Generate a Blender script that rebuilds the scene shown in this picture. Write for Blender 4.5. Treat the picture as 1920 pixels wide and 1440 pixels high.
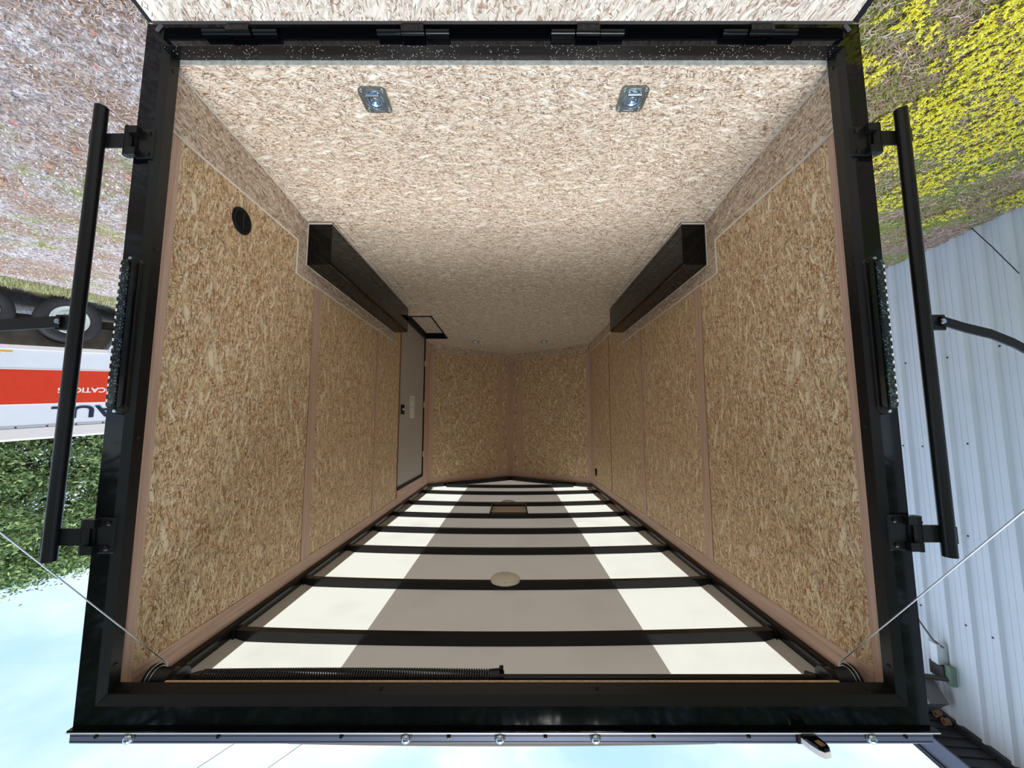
import bpy, bmesh, math, random
from math import sin, cos, pi, radians
from mathutils import Vector, Matrix, noise
random.seed(7)
S = bpy.context.scene
for o in list(bpy.data.objects): bpy.data.objects.remove(o)
COL = S.collection

# ---------------------------------------------------------------- camera (the photo was taken upside down)
cam = bpy.data.cameras.new('camera'); cam_o = bpy.data.objects.new('camera', cam); COL.objects.link(cam_o)
cam.sensor_width = 36; cam.lens = 36*727.56/1920; cam.clip_start = .02; cam.clip_end = 300
cam_o.matrix_world = Matrix.Translation((-.032, -1.2721, 1.3212)) @ Matrix.Rotation(pi/2-.1023, 4, 'X') @ Matrix.Rotation(pi, 4, 'Z')
S.camera = cam_o

# ---------------------------------------------------------------- view
S.view_settings.view_transform = 'Standard'; S.view_settings.look = 'None'
S.view_settings.gamma = 1; S.view_settings.use_curve_mapping = False
S.view_settings.exposure = 0.76

def c(r, g, b, a=1):
    f = lambda v: (v/255/12.92 if v <= 10 else ((v/255+.055)/1.055)**2.4)
    return (f(r), f(g), f(b), a)

# ---------------------------------------------------------------- sky: pale broken cloud
W = bpy.data.worlds.new('sky'); S.world = W; W.use_nodes = True
nt = W.node_tree; nt.nodes.clear()
wo = nt.nodes.new('ShaderNodeOutputWorld'); bg = nt.nodes.new('ShaderNodeBackground')
tc = nt.nodes.new('ShaderNodeTexCoord'); mp = nt.nodes.new('ShaderNodeMapping'); mp.inputs['Scale'].default_value = (1.6, 1.6, 3.4)
mp.inputs['Location'].default_value = (.35, .2, .1)
nz = nt.nodes.new('ShaderNodeTexNoise'); nz.inputs['Scale'].default_value = 1.5; nz.inputs['Detail'].default_value = 5; nz.inputs['Roughness'].default_value = .5
rp = nt.nodes.new('ShaderNodeValToRGB'); rp.color_ramp.interpolation = 'EASE'
rp.color_ramp.elements[0].position = .36; rp.color_ramp.elements[0].color = (.335, .52, .77, 1)
rp.color_ramp.elements[1].position = .62; rp.color_ramp.elements[1].color = (.64, .75, .825, 1)
nt.links.new(tc.outputs['Generated'], mp.inputs[0]); nt.links.new(mp.outputs[0], nz.inputs[0])
nt.links.new(nz.outputs[0], rp.inputs[0]); nt.links.new(rp.outputs[0], bg.inputs[0]); nt.links.new(bg.outputs[0], wo.inputs[0])
bg.inputs[1].default_value = 1.0
# soft sun behind thin cloud, high behind the viewer
sl = bpy.data.lights.new('sun', 'SUN'); sl.energy = 2.6; sl.angle = radians(35); sl.color = (1, .97, .93)
so = bpy.data.objects.new('sun', sl); COL.objects.link(so); so.rotation_euler = (radians(38), 0, radians(-8))

# ================================================================ materials
def newmat(name):
    m = bpy.data.materials.new(name); m.use_nodes = True
    return m, m.node_tree, m.node_tree.nodes['Principled BSDF']
def plain(name, col, rough=.5, metal=0, spec=.5, noise_amt=0, noise_scale=20):
    m, t, b = newmat(name)
    b.inputs['Base Color'].default_value = col; b.inputs['Roughness'].default_value = rough
    b.inputs['Metallic'].default_value = metal; b.inputs['Specular IOR Level'].default_value = spec
    if noise_amt:
        tc = t.nodes.new('ShaderNodeTexCoord'); n = t.nodes.new('ShaderNodeTexNoise'); n.inputs['Scale'].default_value = noise_scale; n.inputs['Detail'].default_value = 6
        r = t.nodes.new('ShaderNodeValToRGB')
        r.color_ramp.elements[0].position = .3; r.color_ramp.elements[1].position = .7
        r.color_ramp.elements[0].color = tuple(x*(1-noise_amt) for x in col[:3])+(1,)
        r.color_ramp.elements[1].color = tuple(min(1, x*(1+noise_amt)) for x in col[:3])+(1,)
        t.links.new(tc.outputs['Object'], n.inputs[0]); t.links.new(n.outputs[0], r.inputs[0]); t.links.new(r.outputs[0], b.inputs['Base Color'])
    return m

def osb(name, plane, grain, light, mid, dark, scale=1.0, contrast=1.0):
    """strand board: layers of long flakes laid at several angles. plane: which two object axes span the sheet."""
    m, t, b = newmat(name); N = t.nodes; L = t.links
    b.inputs['Roughness'].default_value = .62; b.inputs['Specular IOR Level'].default_value = .25
    tc = N.new('ShaderNodeTexCoord'); sep = N.new('ShaderNodeSeparateXYZ'); L.new(tc.outputs['Object'], sep.inputs[0])
    comb = N.new('ShaderNodeCombineXYZ')
    idx = 'XYZ'
    L.new(sep.outputs[idx.index(plane[0])], comb.inputs[0]); L.new(sep.outputs[idx.index(plane[1])], comb.inputs[1])
    # wobble so that the flakes are not straight
    wn = N.new('ShaderNodeTexNoise'); wn.inputs['Scale'].default_value = 16; wn.inputs['Detail'].default_value = 2
    L.new(comb.outputs[0], wn.inputs[0])
    wsub = N.new('ShaderNodeVectorMath'); wsub.operation = 'SUBTRACT'; wsub.inputs[1].default_value = (.5, .5, .5); L.new(wn.outputs['Color'], wsub.inputs[0])
    wsc = N.new('ShaderNodeVectorMath'); wsc.operation = 'SCALE'; wsc.inputs['Scale'].default_value = .016; L.new(wsub.outputs[0], wsc.inputs[0])
    wadd = N.new('ShaderNodeVectorMath'); wadd.operation = 'ADD'; L.new(comb.outputs[0], wadd.inputs[0]); L.new(wsc.outputs[0], wadd.inputs[1])
    cur = None
    layers = [(0, 20, 115), (24, 22, 125), (-28, 20, 105), (58, 27, 115), (-66, 29, 125), (8, 36, 200), (-18, 15, 70), (14, 9, 34)]
    for i, (ang, sx, sy) in enumerate(layers):
        mpn = N.new('ShaderNodeMapping'); mpn.vector_type = 'TEXTURE'
        mpn.inputs['Rotation'].default_value = (0, 0, radians(ang+grain)); mpn.inputs['Location'].default_value = (i*3.17, i*1.71, 0)
        mpn.inputs['Scale'].default_value = (1/(sx*scale), 1/(sy*scale), 1)
        L.new(wadd.outputs[0], mpn.inputs[0])
        v = N.new('ShaderNodeTexVoronoi'); v.voronoi_dimensions = '2D'; v.inputs['Scale'].default_value = 1; v.inputs['Randomness'].default_value = 1
        L.new(mpn.outputs[0], v.inputs['Vector'])
        s2 = N.new('ShaderNodeSeparateColor'); L.new(v.outputs['Color'], s2.inputs[0])
        cr = N.new('ShaderNodeValToRGB'); e = cr.color_ramp.elements
        e[0].position = 0; e[0].color = dark; e[1].position = 1; e[1].color = light
        q = e.new(.18); q.color = tuple(dark[k]*.35+mid[k]*.65 for k in range(3))+(1,)
        q = e.new(.42); q.color = mid
        q = e.new(.75); q.color = tuple((mid[k]+light[k])/2 for k in range(3))+(1,)
        if i >= 6:
            li = N.new('ShaderNodeMath'); li.operation = 'MULTIPLY_ADD'; li.inputs[1].default_value = .55; li.inputs[2].default_value = .45; L.new(s2.outputs[0], li.inputs[0]); L.new(li.outputs[0], cr.inputs[0])
        else: L.new(s2.outputs[0], cr.inputs[0])
        # darker flake rim
        rim = N.new('ShaderNodeMapRange'); rim.inputs['From Min'].default_value = .35; rim.inputs['From Max'].default_value = .75
        rim.inputs['To Min'].default_value = 1; rim.inputs['To Max'].default_value = 1-.42*contrast
        L.new(v.outputs['Distance'], rim.inputs[0])
        mul = N.new('ShaderNodeMix'); mul.data_type = 'RGBA'; mul.blend_type = 'MULTIPLY'; mul.inputs[0].default_value = 1
        L.new(cr.outputs[0], mul.inputs[6]); L.new(rim.outputs[0], mul.inputs[7])
        if cur is None: cur = mul.outputs[2]
        else:
            th = N.new('ShaderNodeMath'); th.operation = 'GREATER_THAN'; th.inputs[1].default_value = .52 if i < 6 else (.76 if i == 6 else .91)
            L.new(s2.outputs[1], th.inputs[0])
            mx = N.new('ShaderNodeMix'); mx.data_type = 'RGBA'; L.new(th.outputs[0], mx.inputs[0]); L.new(cur, mx.inputs[6]); L.new(mul.outputs[2], mx.inputs[7])
            cur = mx.outputs[2]
    # sparse thin dark slivers
    for ang, sx, sy, thr in ((10, 34, 300, .93), (-30, 30, 260, .94), (35, 36, 280, .95), (75, 40, 300, .965)):
        mpn = N.new('ShaderNodeMapping'); mpn.vector_type = 'TEXTURE'; mpn.inputs['Rotation'].default_value = (0, 0, radians(ang+grain))
        mpn.inputs['Scale'].default_value = (1/(sx*scale), 1/(sy*scale), 1); mpn.inputs['Location'].default_value = (ang, 5.5, 0)
        L.new(wadd.outputs[0], mpn.inputs[0])
        v = N.new('ShaderNodeTexVoronoi'); v.voronoi_dimensions = '2D'; v.inputs['Scale'].default_value = 1; L.new(mpn.outputs[0], v.inputs['Vector'])
        s2 = N.new('ShaderNodeSeparateColor'); L.new(v.outputs['Color'], s2.inputs[0])
        th = N.new('ShaderNodeMath'); th.operation = 'GREATER_THAN'; th.inputs[1].default_value = thr; L.new(s2.outputs[1], th.inputs[0])
        th2 = N.new('ShaderNodeMath'); th2.operation = 'LESS_THAN'; th2.inputs[1].default_value = .36; L.new(v.outputs['Distance'], th2.inputs[0])
        th3 = N.new('ShaderNodeMath'); th3.operation = 'MULTIPLY'; L.new(th.outputs[0], th3.inputs[0]); L.new(th2.outputs[0], th3.inputs[1])
        mx = N.new('ShaderNodeMix'); mx.data_type = 'RGBA'; L.new(th3.outputs[0], mx.inputs[0]); L.new(cur, mx.inputs[6])
        mx.inputs[7].default_value = tuple(dark[k]*.6 for k in range(3))+(1,)
        cur = mx.outputs[2]
    L.new(cur, b.inputs['Base Color'])
    return m

wl, wm, wd = c(246, 228, 196), c(216, 180, 138), c(150, 104, 68)
fl, fm, fd = c(248, 240, 230), c(222, 204, 184), c(136, 100, 78)
M = {}
M['osb_side'] = osb('osb_side', 'ZY', 0, wl, wm, wd, 1.22)
M['osb_front'] = osb('osb_front', 'ZX', 0, wl, wm, wd, 1.1)
M['osb_floor'] = osb('osb_floor', 'XY', 0, fl, fm, fd, 1.45)
M['osb_skirt'] = osb('osb_skirt', 'YZ', 20, c(238, 224, 208), c(214, 190, 166), c(150, 114, 86), 1.15)
M['osb_skirt_front'] = osb('osb_skirt_front', 'XZ', 10, c(238, 224, 208), c(214, 190, 166), c(150, 114, 86), 1.15)
M['osb_ramp'] = osb('osb_ramp', 'XY', 70, c(246, 240, 232), c(226, 214, 202), c(170, 140, 120), 1.0, .7)  # same strand board, overexposure painted in as paler, flatter colours

def grain_wood(name, a, b_, axis):
    m, t, b = newmat(name); N = t.nodes; L = t.links
    b.inputs['Roughness'].default_value = .55
    tc = N.new('ShaderNodeTexCoord'); mp = N.new('ShaderNodeMapping')
    sc = [60, 60, 60]; sc['XYZ'.index(axis)] = 1.5; mp.inputs['Scale'].default_value = sc
    n = N.new('ShaderNodeTexNoise'); n.inputs['Scale'].default_value = 1.5; n.inputs['Detail'].default_value = 5
    r = N.new('ShaderNodeValToRGB'); r.color_ramp.elements[0].color = a; r.color_ramp.elements[1].color = b_
    r.color_ramp.elements[0].position = .3; r.color_ramp.elements[1].position = .72
    L.new(tc.outputs['Object'], mp.inputs[0]); L.new(mp.outputs[0], n.inputs[0]); L.new(n.outputs[0], r.inputs[0]); L.new(r.outputs[0], b.inputs['Base Color'])
    return m
pa, pb = c(184, 148, 128), c(214, 184, 166)
M['ply_z'] = grain_wood('ply_z', pa, pb, 'Z'); M['ply_y'] = grain_wood('ply_y', pa, pb, 'Y'); M['ply_x'] = grain_wood('ply_x', pa, pb, 'X')
M['ply_edge'] = plain('ply_edge', c(205, 172, 140), .8, noise_amt=.2, noise_scale=80)
M['red_edge'] = plain('red_edge', c(140, 84, 56), .7)
M['gloss_black'] = plain('gloss_black', (.0022, .0026, .0038, 1), .05, spec=.30)
M['satin_black'] = plain('satin_black', (.006, .006, .0065, 1), .30, spec=.34)
M['coil_black'] = plain('coil_black', (.022, .022, .026, 1), .3, spec=.6)
M['matte_black'] = plain('matte_black', (.007, .007, .008, 1), .6, spec=.15)
M['bow_black'] = plain('bow_black', (.005, .005, .006, 1), .25, spec=.35)
M['box_black'] = plain('box_black', (.003, .003, .003, 1), .05, spec=.24)
M['galv'] = plain('galv', c(206, 206, 200), .5, .2, noise_amt=.25, noise_scale=60)
M['caulk'] = plain('caulk', c(215, 208, 198), .6)
M['chrome'] = plain('chrome', c(200, 210, 220), .12, 1)
M['zinc'] = plain('zinc', c(150, 158, 158), .32, .85, noise_amt=.1, noise_scale=30)
M['zinc_blue'] = plain('zinc_blue', c(168, 192, 216), .2, .9)
M['rail_alu'] = plain('rail_alu', c(95, 104, 130), .35, .35)  # blue of the reflected sky is put into this base colour
M['rail_line'] = plain('rail_line', c(40, 44, 56), .4)
M['cable'] = plain('cable', c(190, 192, 198), .3, .9)
M['door_grey'] = plain('door_grey', c(176, 170, 162), .55, noise_amt=.03, noise_scale=200)
M['sticker'] = plain('sticker', c(226, 222, 214), .5)
M['sticker_line'] = plain('sticker_line', c(120, 118, 114), .6)
M['dome_white'] = plain('dome_white', c(232, 226, 214), .35)
M['siding'] = plain('siding', c(232, 236, 246), .42, 0, .4, noise_amt=.025, noise_scale=3)
M['soffit'] = plain('soffit', c(46, 48, 56), .5)
M['fascia'] = plain('fascia', c(96, 100, 122), .45)
M['bright_metal'] = plain('bright_metal', c(226, 228, 232), .35, .3)
M['lamp_grey'] = plain('lamp_grey', c(110, 108, 112), .5)
M['flange_grey'] = plain('flange_grey', c(188, 184, 178), .6)
M['bronze'] = plain('bronze', c(66, 62, 64), .5)
M['pale_glass'] = plain('pale_glass', c(240, 214, 190), .1)
M['green_grey'] = plain('green_grey', c(120, 140, 128), .5)
M['white_paint'] = plain('white_paint', c(224, 230, 242), .35, noise_amt=.02, noise_scale=5)
M['orange_band'] = plain('orange_band', c(214, 62, 36), .4, noise_amt=.05, noise_scale=12)
M['white_line'] = plain('white_line', c(246, 240, 240), .4)
M['navy'] = plain('navy', c(34, 40, 66), .4)
M['alu_trim'] = plain('alu_trim', c(232, 226, 228), .4, .1)
M['dark_screw'] = plain('dark_screw', c(58, 54, 56), .5)
M['rubber'] = plain('rubber', c(46, 46, 52), .75, noise_amt=.2, noise_scale=40)
M['wheel_white'] = plain('wheel_white', c(206, 214, 216), .35)
M['undercarriage'] = plain('undercarriage', c(168, 158, 146), .8, noise_amt=.2, noise_scale=9)
M['yellow_label'] = plain('yellow_label', c(222, 170, 70), .6)
M['pale_label'] = plain('pale_label', c(196, 200, 206), .6)
M['wire'] = plain('wire', c(40, 40, 46), .6)
M['roll_end'] = plain('roll_end', c(150, 116, 92), .7, noise_amt=.3, noise_scale=80)
M['underfloor'] = plain('underfloor', c(34, 28, 24), .9)

def glass(name, tint, rough=.03):
    m, t, b = newmat(name)
    b.inputs['Base Color'].default_value = tint; b.inputs['Transmission Weight'].default_value = 1; b.inputs['Roughness'].default_value = rough; b.inputs['IOR'].default_value = 1.45
    return m
M['lens_clear'] = glass('lens_clear', (.85, .9, .93, 1))
M['lens_smoke_plain'] = plain('lens_smoke', (.006, .010, .012, 1), .08, spec=.7, noise_amt=.9, noise_scale=90)

def speckled_black(name, sc=200, dens=.80, rad=.30, nth=.42, colr=c(190, 186, 180), rough=.25, base=(.006, .006, .008, 1)):
    m, t, b = newmat(name); N = t.nodes; L = t.links
    b.inputs['Roughness'].default_value = rough
    tc = N.new('ShaderNodeTexCoord'); v = N.new('ShaderNodeTexVoronoi'); v.inputs['Scale'].default_value = sc
    s2 = N.new('ShaderNodeSeparateColor'); th = N.new('ShaderNodeMath'); th.operation = 'GREATER_THAN'; th.inputs[1].default_value = dens
    d = N.new('ShaderNodeMath'); d.operation = 'LESS_THAN'; d.inputs[1].default_value = rad
    n = N.new('ShaderNodeTexNoise'); n.inputs['Scale'].default_value = 9; n2 = N.new('ShaderNodeMath'); n2.operation = 'GREATER_THAN'; n2.inputs[1].default_value = nth
    m1 = N.new('ShaderNodeMath'); m1.operation = 'MULTIPLY'; m2 = N.new('ShaderNodeMath'); m2.operation = 'MULTIPLY'
    mx = N.new('ShaderNodeMix'); mx.data_type = 'RGBA'; mx.inputs[6].default_value = base; mx.inputs[7].default_value = colr
    L.new(tc.outputs['Object'], v.inputs[0]); L.new(tc.outputs['Object'], n.inputs[0]); L.new(v.outputs['Color'], s2.inputs[0]); L.new(s2.outputs[0], th.inputs[0])
    L.new(v.outputs['Distance'], d.inputs[0]); L.new(n.outputs[0], n2.inputs[0]); L.new(th.outputs[0], m1.inputs[0]); L.new(d.outputs[0], m1.inputs[1])
    L.new(m1.outputs[0], m2.inputs[0]); L.new(n2.outputs[0], m2.inputs[1]); L.new(m2.outputs[0], mx.inputs[0]); L.new(mx.outputs[2], b.inputs['Base Color'])
    return m
M['dusty_black'] = speckled_black('dusty_black')
M['lens_smoke'] = speckled_black('lens_smoke', 150, .45, .42, .30, c(74, 92, 98), .08, (.006, .010, .012, 1))  # pale dots in the colour stand in for sparkle inside the lens

def roof_mat(name, refl, trans):
    """thin roof sheet that lets daylight through"""
    m = bpy.data.materials.new(name); m.use_nodes = True; t = m.node_tree; t.nodes.clear()
    o = t.nodes.new('ShaderNodeOutputMaterial'); d = t.nodes.new('ShaderNodeBsdfDiffuse'); tr = t.nodes.new('ShaderNodeBsdfTranslucent'); a = t.nodes.new('ShaderNodeAddShader')
    tc = t.nodes.new('ShaderNodeTexCoord'); n = t.nodes.new('ShaderNodeTexNoise'); n.inputs['Scale'].default_value = 3; n.inputs['Detail'].default_value = 6
    r = t.nodes.new('ShaderNodeValToRGB'); r.color_ramp.elements[0].position = .25; r.color_ramp.elements[1].position = .5
    r.color_ramp.elements[0].color = tuple(x*.86 for x in trans[:3])+(1,); r.color_ramp.elements[1].color = trans
    t.links.new(tc.outputs['Object'], n.inputs[0]); t.links.new(n.outputs[0], r.inputs[0]); t.links.new(r.outputs[0], tr.inputs[0])
    d.inputs[0].default_value = refl
    t.links.new(d.outputs[0], a.inputs[0]); t.links.new(tr.outputs[0], a.inputs[1]); t.links.new(a.outputs[0], o.inputs[0])
    return m
M['roof_white'] = roof_mat('roof_white', (.34, .33, .30, 1), (.50, .455, .38, 1))
M['roof_grey'] = roof_mat('roof_grey', (.32, .285, .255, 1), (.134, .113, .092, 1))

def ramp_island(name, cols, rough=.8, transl=0):
    m, t, b = newmat(name); g = t.nodes.new('ShaderNodeNewGeometry'); r = t.nodes.new('ShaderNodeValToRGB')
    e = r.color_ramp.elements; n = len(cols)
    e[0].position = 0; e[0].color = cols[0]; e[1].position = 1; e[1].color = cols[-1]
    for i in range(1, n-1): q = e.new(i/(n-1)); q.color = cols[i]
    t.links.new(g.outputs['Random Per Island'], r.inputs[0]); t.links.new(r.outputs[0], b.inputs['Base Color'])
    b.inputs['Roughness'].default_value = rough; b.inputs['Specular IOR Level'].default_value = .2
    if transl: b.inputs['Subsurface Weight'].default_value = 0
    return m
M['needles'] = ramp_island('needles', [c(134, 104, 94), c(228, 208, 194), c(170, 140, 126), c(246, 236, 228), c(188, 150, 128), c(240, 226, 218)])
M['gravel_bits'] = ramp_island('gravel_bits', [c(176, 170, 180), c(230, 226, 234), c(130, 120, 128), c(246, 244, 248), c(204, 194, 202)])
M['yellow'] = ramp_island('yellow', [c(232, 218, 36), c(252, 242, 70), c(240, 230, 60), c(254, 250, 130), c(206, 208, 60)], .6)
M['moss'] = ramp_island('moss', [c(112, 132, 56), c(170, 182, 84), c(140, 154, 76), c(200, 204, 112), c(104, 116, 60)], .8)
M['grass'] = ramp_island('grass', [c(126, 136, 88), c(186, 192, 140), c(156, 160, 112), c(216, 214, 176)], .7)
M['leaves'] = ramp_island('leaves', [c(78, 104, 72), c(134, 158, 104), c(102, 130, 88), c(168, 186, 124), c(88, 114, 82)], .7)
M['bark'] = plain('bark', c(84, 70, 60), .9, noise_amt=.3, noise_scale=12)
M['red_leaf'] = ramp_island('red_leaf', [c(196, 110, 84), c(214, 150, 124), c(166, 84, 60)], .6)

def ground_mat():
    m, t, b = newmat('ground'); N = t.nodes; L = t.links
    b.inputs['Roughness'].default_value = .95; b.inputs['Specular IOR Level'].default_value = .15
    tc = N.new('ShaderNodeTexCoord')
    v = N.new('ShaderNodeTexVoronoi'); v.inputs['Scale'].default_value = 42; L.new(tc.outputs['Object'], v.inputs[0])
    s = N.new('ShaderNodeSeparateColor'); L.new(v.outputs['Color'], s.inputs[0])
    gr = N.new('ShaderNodeValToRGB'); e = gr.color_ramp.elements; e[0].color = c(160, 150, 156); e[1].color = c(250, 248, 252); q = e.new(.5); q.color = c(218, 210, 216)
    L.new(s.outputs[0], gr.inputs[0])
    rim = N.new('ShaderNodeMapRange'); rim.inputs['From Min'].default_value = .3; rim.inputs['From Max'].default_value = .8; rim.inputs['To Min'].default_value = 1; rim.inputs['To Max'].default_value = .45
    L.new(v.outputs['Distance'], rim.inputs[0])
    mu = N.new('ShaderNodeMix'); mu.data_type = 'RGBA'; mu.blend_type = 'MULTIPLY'; mu.inputs[0].default_value = 1; L.new(gr.outputs[0], mu.inputs[6]); L.new(rim.outputs[0], mu.inputs[7])
    # brown litter, stretched
    mp = N.new('ShaderNodeMapping'); mp.inputs['Scale'].default_value = (30, 90, 30); mp.inputs['Rotation'].default_value = (0, 0, .7); L.new(tc.outputs['Object'], mp.inputs[0])
    n1 = N.new('ShaderNodeTexNoise'); n1.inputs['Scale'].default_value = 1; n1.inputs['Detail'].default_value = 6; n1.inputs['Roughness'].default_value = .7; L.new(mp.outputs[0], n1.inputs[0])
    br = N.new('ShaderNodeValToRGB'); e = br.color_ramp.elements; e[0].position = .32; e[0].color = c(92, 70, 60); e[1].position = .68; e[1].color = c(224, 204, 190); q = e.new(.5); q.color = c(160, 134, 120); L.new(n1.outputs[0], br.inputs[0])
    n2 = N.new('ShaderNodeTexNoise'); n2.inputs['Scale'].default_value = 1.6; n2.inputs['Detail'].default_value = 7; n2.inputs['Roughness'].default_value = .65; L.new(tc.outputs['Object'], n2.inputs[0])
    f2 = N.new('ShaderNodeMapRange'); f2.inputs['From Min'].default_value = .44; f2.inputs['From Max'].default_value = .56; L.new(n2.outputs[0], f2.inputs[0])
    # litter everywhere towards the building (negative x)
    sp = N.new('ShaderNodeSeparateXYZ'); L.new(tc.outputs['Object'], sp.inputs[0])
    fx = N.new('ShaderNodeMapRange'); fx.inputs['From Min'].default_value = 1; fx.inputs['From Max'].default_value = -1; L.new(sp.outputs[0], fx.inputs[0])
    mxf = N.new('ShaderNodeMath'); mxf.operation = 'MAXIMUM'; L.new(f2.outputs[0], mxf.inputs[0]); L.new(fx.outputs[0], mxf.inputs[1])
    a = N.new('ShaderNodeMix'); a.data_type = 'RGBA'; L.new(mxf.outputs[0], a.inputs[0]); L.new(mu.outputs[2], a.inputs[6]); L.new(br.outputs[0], a.inputs[7])
    # moss patches
    n3 = N.new('ShaderNodeTexNoise'); n3.inputs['Scale'].default_value = 1.1; n3.inputs['Detail'].default_value = 8; n3.inputs['Roughness'].default_value = .7
    mp3 = N.new('ShaderNodeMapping'); mp3.inputs['Location'].default_value = (7, 3, 1); L.new(tc.outputs['Object'], mp3.inputs[0]); L.new(mp3.outputs[0], n3.inputs[0])
    bo = N.new('ShaderNodeMapRange'); bo.inputs['From Min'].default_value = 3.4; bo.inputs['From Max'].default_value = 1.4; bo.inputs['To Max'].default_value = .10; L.new(sp.outputs[1], bo.inputs[0])
    bm_ = N.new('ShaderNodeMath'); bm_.operation = 'MULTIPLY'; L.new(bo.outputs[0], bm_.inputs[0]); L.new(fx.outputs[0], bm_.inputs[1])
    ba = N.new('ShaderNodeMath'); ba.operation = 'ADD'; L.new(n3.outputs[0], ba.inputs[0]); L.new(bm_.outputs[0], ba.inputs[1])
    f3 = N.new('ShaderNodeMapRange'); f3.inputs['From Min'].default_value = .54; f3.inputs['From Max'].default_value = .62; L.new(ba.outputs[0], f3.inputs[0])
    n4 = N.new('ShaderNodeTexNoise'); n4.inputs['Scale'].default_value = 60; n4.inputs['Detail'].default_value = 3; L.new(tc.outputs['Object'], n4.inputs[0])
    mr = N.new('ShaderNodeValToRGB'); e = mr.color_ramp.elements; e[0].position = .3; e[0].color = c(92, 104, 52); e[1].position = .7; e[1].color = c(178, 184, 112); L.new(n4.outputs[0], mr.inputs[0])
    g = N.new('ShaderNodeMix'); g.data_type = 'RGBA'; L.new(f3.outputs[0], g.inputs[0]); L.new(a.outputs[2], g.inputs[6]); L.new(mr.outputs[0], g.inputs[7])
    L.new(g.outputs[2], b.inputs['Base Color'])
    bp = N.new('ShaderNodeBump'); bp.inputs['Strength'].default_value = .6; bp.inputs['Distance'].default_value = .02; L.new(n1.outputs[0], bp.inputs['Height']); L.new(bp.outputs[0], b.inputs['Normal'])
    return m
M['ground'] = ground_mat()

# ================================================================ mesh helpers
class MB:
    def __init__(s): s.v = []; s.f = []
    def add(s, vs, fs):
        n = len(s.v); s.v += [tuple(v) for v in vs]; s.f += [tuple(i+n for i in f) for f in fs]; return s
    def box(s, x0, x1, y0, y1, z0, z1):
        vs = [(x, y, z) for z in (z0, z1) for y in (y0, y1) for x in (x0, x1)]
        return s.add(vs, [(0, 2, 3, 1), (4, 5, 7, 6), (0, 1, 5, 4), (2, 6, 7, 3), (0, 4, 6, 2), (1, 3, 7, 5)])
    def obox(s, centre, ax, ay, az, hx, hy, hz):
        ce = Vector(centre); ax, ay, az = Vector(ax).normalized(), Vector(ay).normalized(), Vector(az).normalized()
        vs = [ce+ax*hx*i+ay*hy*j+az*hz*k for k in (-1, 1) for j in (-1, 1) for i in (-1, 1)]
        return s.add(vs, [(0, 2, 3, 1), (4, 5, 7, 6), (0, 1, 5, 4), (2, 6, 7, 3), (0, 4, 6, 2), (1, 3, 7, 5)])
    def prism(s, pts, axis, a0, a1):
        """pts: 2-D outline in the two other axes (in xyz order), extruded along axis"""
        def p(u, v, w):
            return {'X': (w, u, v), 'Y': (u, w, v), 'Z': (u, v, w)}[axis]
        n = len(pts); vs = [p(u, v, a0) for u, v in pts]+[p(u, v, a1) for u, v in pts]
        fs = [tuple(range(n))[::-1], tuple(range(n, 2*n))]+[(i, (i+1) % n, n+(i+1) % n, n+i) for i in range(n)]
        return s.add(vs, fs)
    def tube(s, pts, r, n=8, caps=True):
        pts = [Vector(p) for p in pts]; rs = r if isinstance(r, (list, tuple)) else [r]*len(pts)
        rings = []; up = Vector((0, 0, 1))
        for i, p in enumerate(pts):
            d = (pts[min(i+1, len(pts)-1)]-pts[max(i-1, 0)]).normalized()
            if i == 0:
                a = d.cross(up if abs(d.z) < .9 else Vector((1, 0, 0))).normalized()
            else:
                a = (a-d*a.dot(d)).normalized()
            b = d.cross(a)
            rings.append([p+(a*cos(2*pi*k/n)+b*sin(2*pi*k/n))*rs[i] for k in range(n)])
        base = len(s.v); vs = [q for rg in rings for q in rg]; fs = []
        for i in range(len(rings)-1):
            for k in range(n): fs.append((i*n+k, i*n+(k+1) % n, (i+1)*n+(k+1) % n, (i+1)*n+k))
        if caps: fs += [tuple(range(n))[::-1], tuple(range((len(rings)-1)*n, len(rings)*n))]
        return s.add(vs, fs)
    def lathe(s, prof, o, d, n=32, a0=0, a1=2*pi):
        """prof: (distance along d, radius)"""
        o = Vector(o); d = Vector(d).normalized(); a = d.cross(Vector((0, 0, 1)) if abs(d.z) < .9 else Vector((1, 0, 0))).normalized(); b = d.cross(a)
        vs = [o+d*t+(a*cos(2*pi*k/n)+b*sin(2*pi*k/n))*max(r, 1e-5) for t, r in prof for k in range(n)]
        fs = [(i*n+k, i*n+(k+1) % n, (i+1)*n+(k+1) % n, (i+1)*n+k) for i in range(len(prof)-1) for k in range(n)]
        if prof[0][1] > 1e-4: fs.append(tuple(range(n))[::-1])
        if prof[-1][1] > 1e-4: fs.append(tuple(range((len(prof)-1)*n, len(prof)*n)))
        return s.add(vs, fs)
    def build(s, name, mat, parent=None, smooth=False, bevel=0):
        off = Vector((0, 0, 0))
        p = parent
        while p is not None: off += Vector(p.location); p = p.parent
        me = bpy.data.meshes.new(name); me.from_pydata([tuple(Vector(v)-off) for v in s.v], [], s.f); me.update()
        bm = bmesh.new(); bm.from_mesh(me); bmesh.ops.recalc_face_normals(bm, faces=bm.faces); bm.to_mesh(me); bm.free()
        me.materials.append(M[mat]); o = bpy.data.objects.new(name, me); COL.objects.link(o)
        if parent: o.parent = parent
        if smooth:
            me.shade_smooth()
            me.set_sharp_from_angle(angle=radians(40))
        if bevel:
            md = o.modifiers.new('bevel', 'BEVEL'); md.width = bevel; md.segments = 2; md.limit_method = 'ANGLE'; md.angle_limit = radians(50)
        return o
def tag(o, label=None, cat=None, group=None, kind=None):
    if label: o['label'] = label
    if cat: o['category'] = cat
    if group: o['group'] = group
    if kind: o['kind'] = kind
    return o
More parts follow.
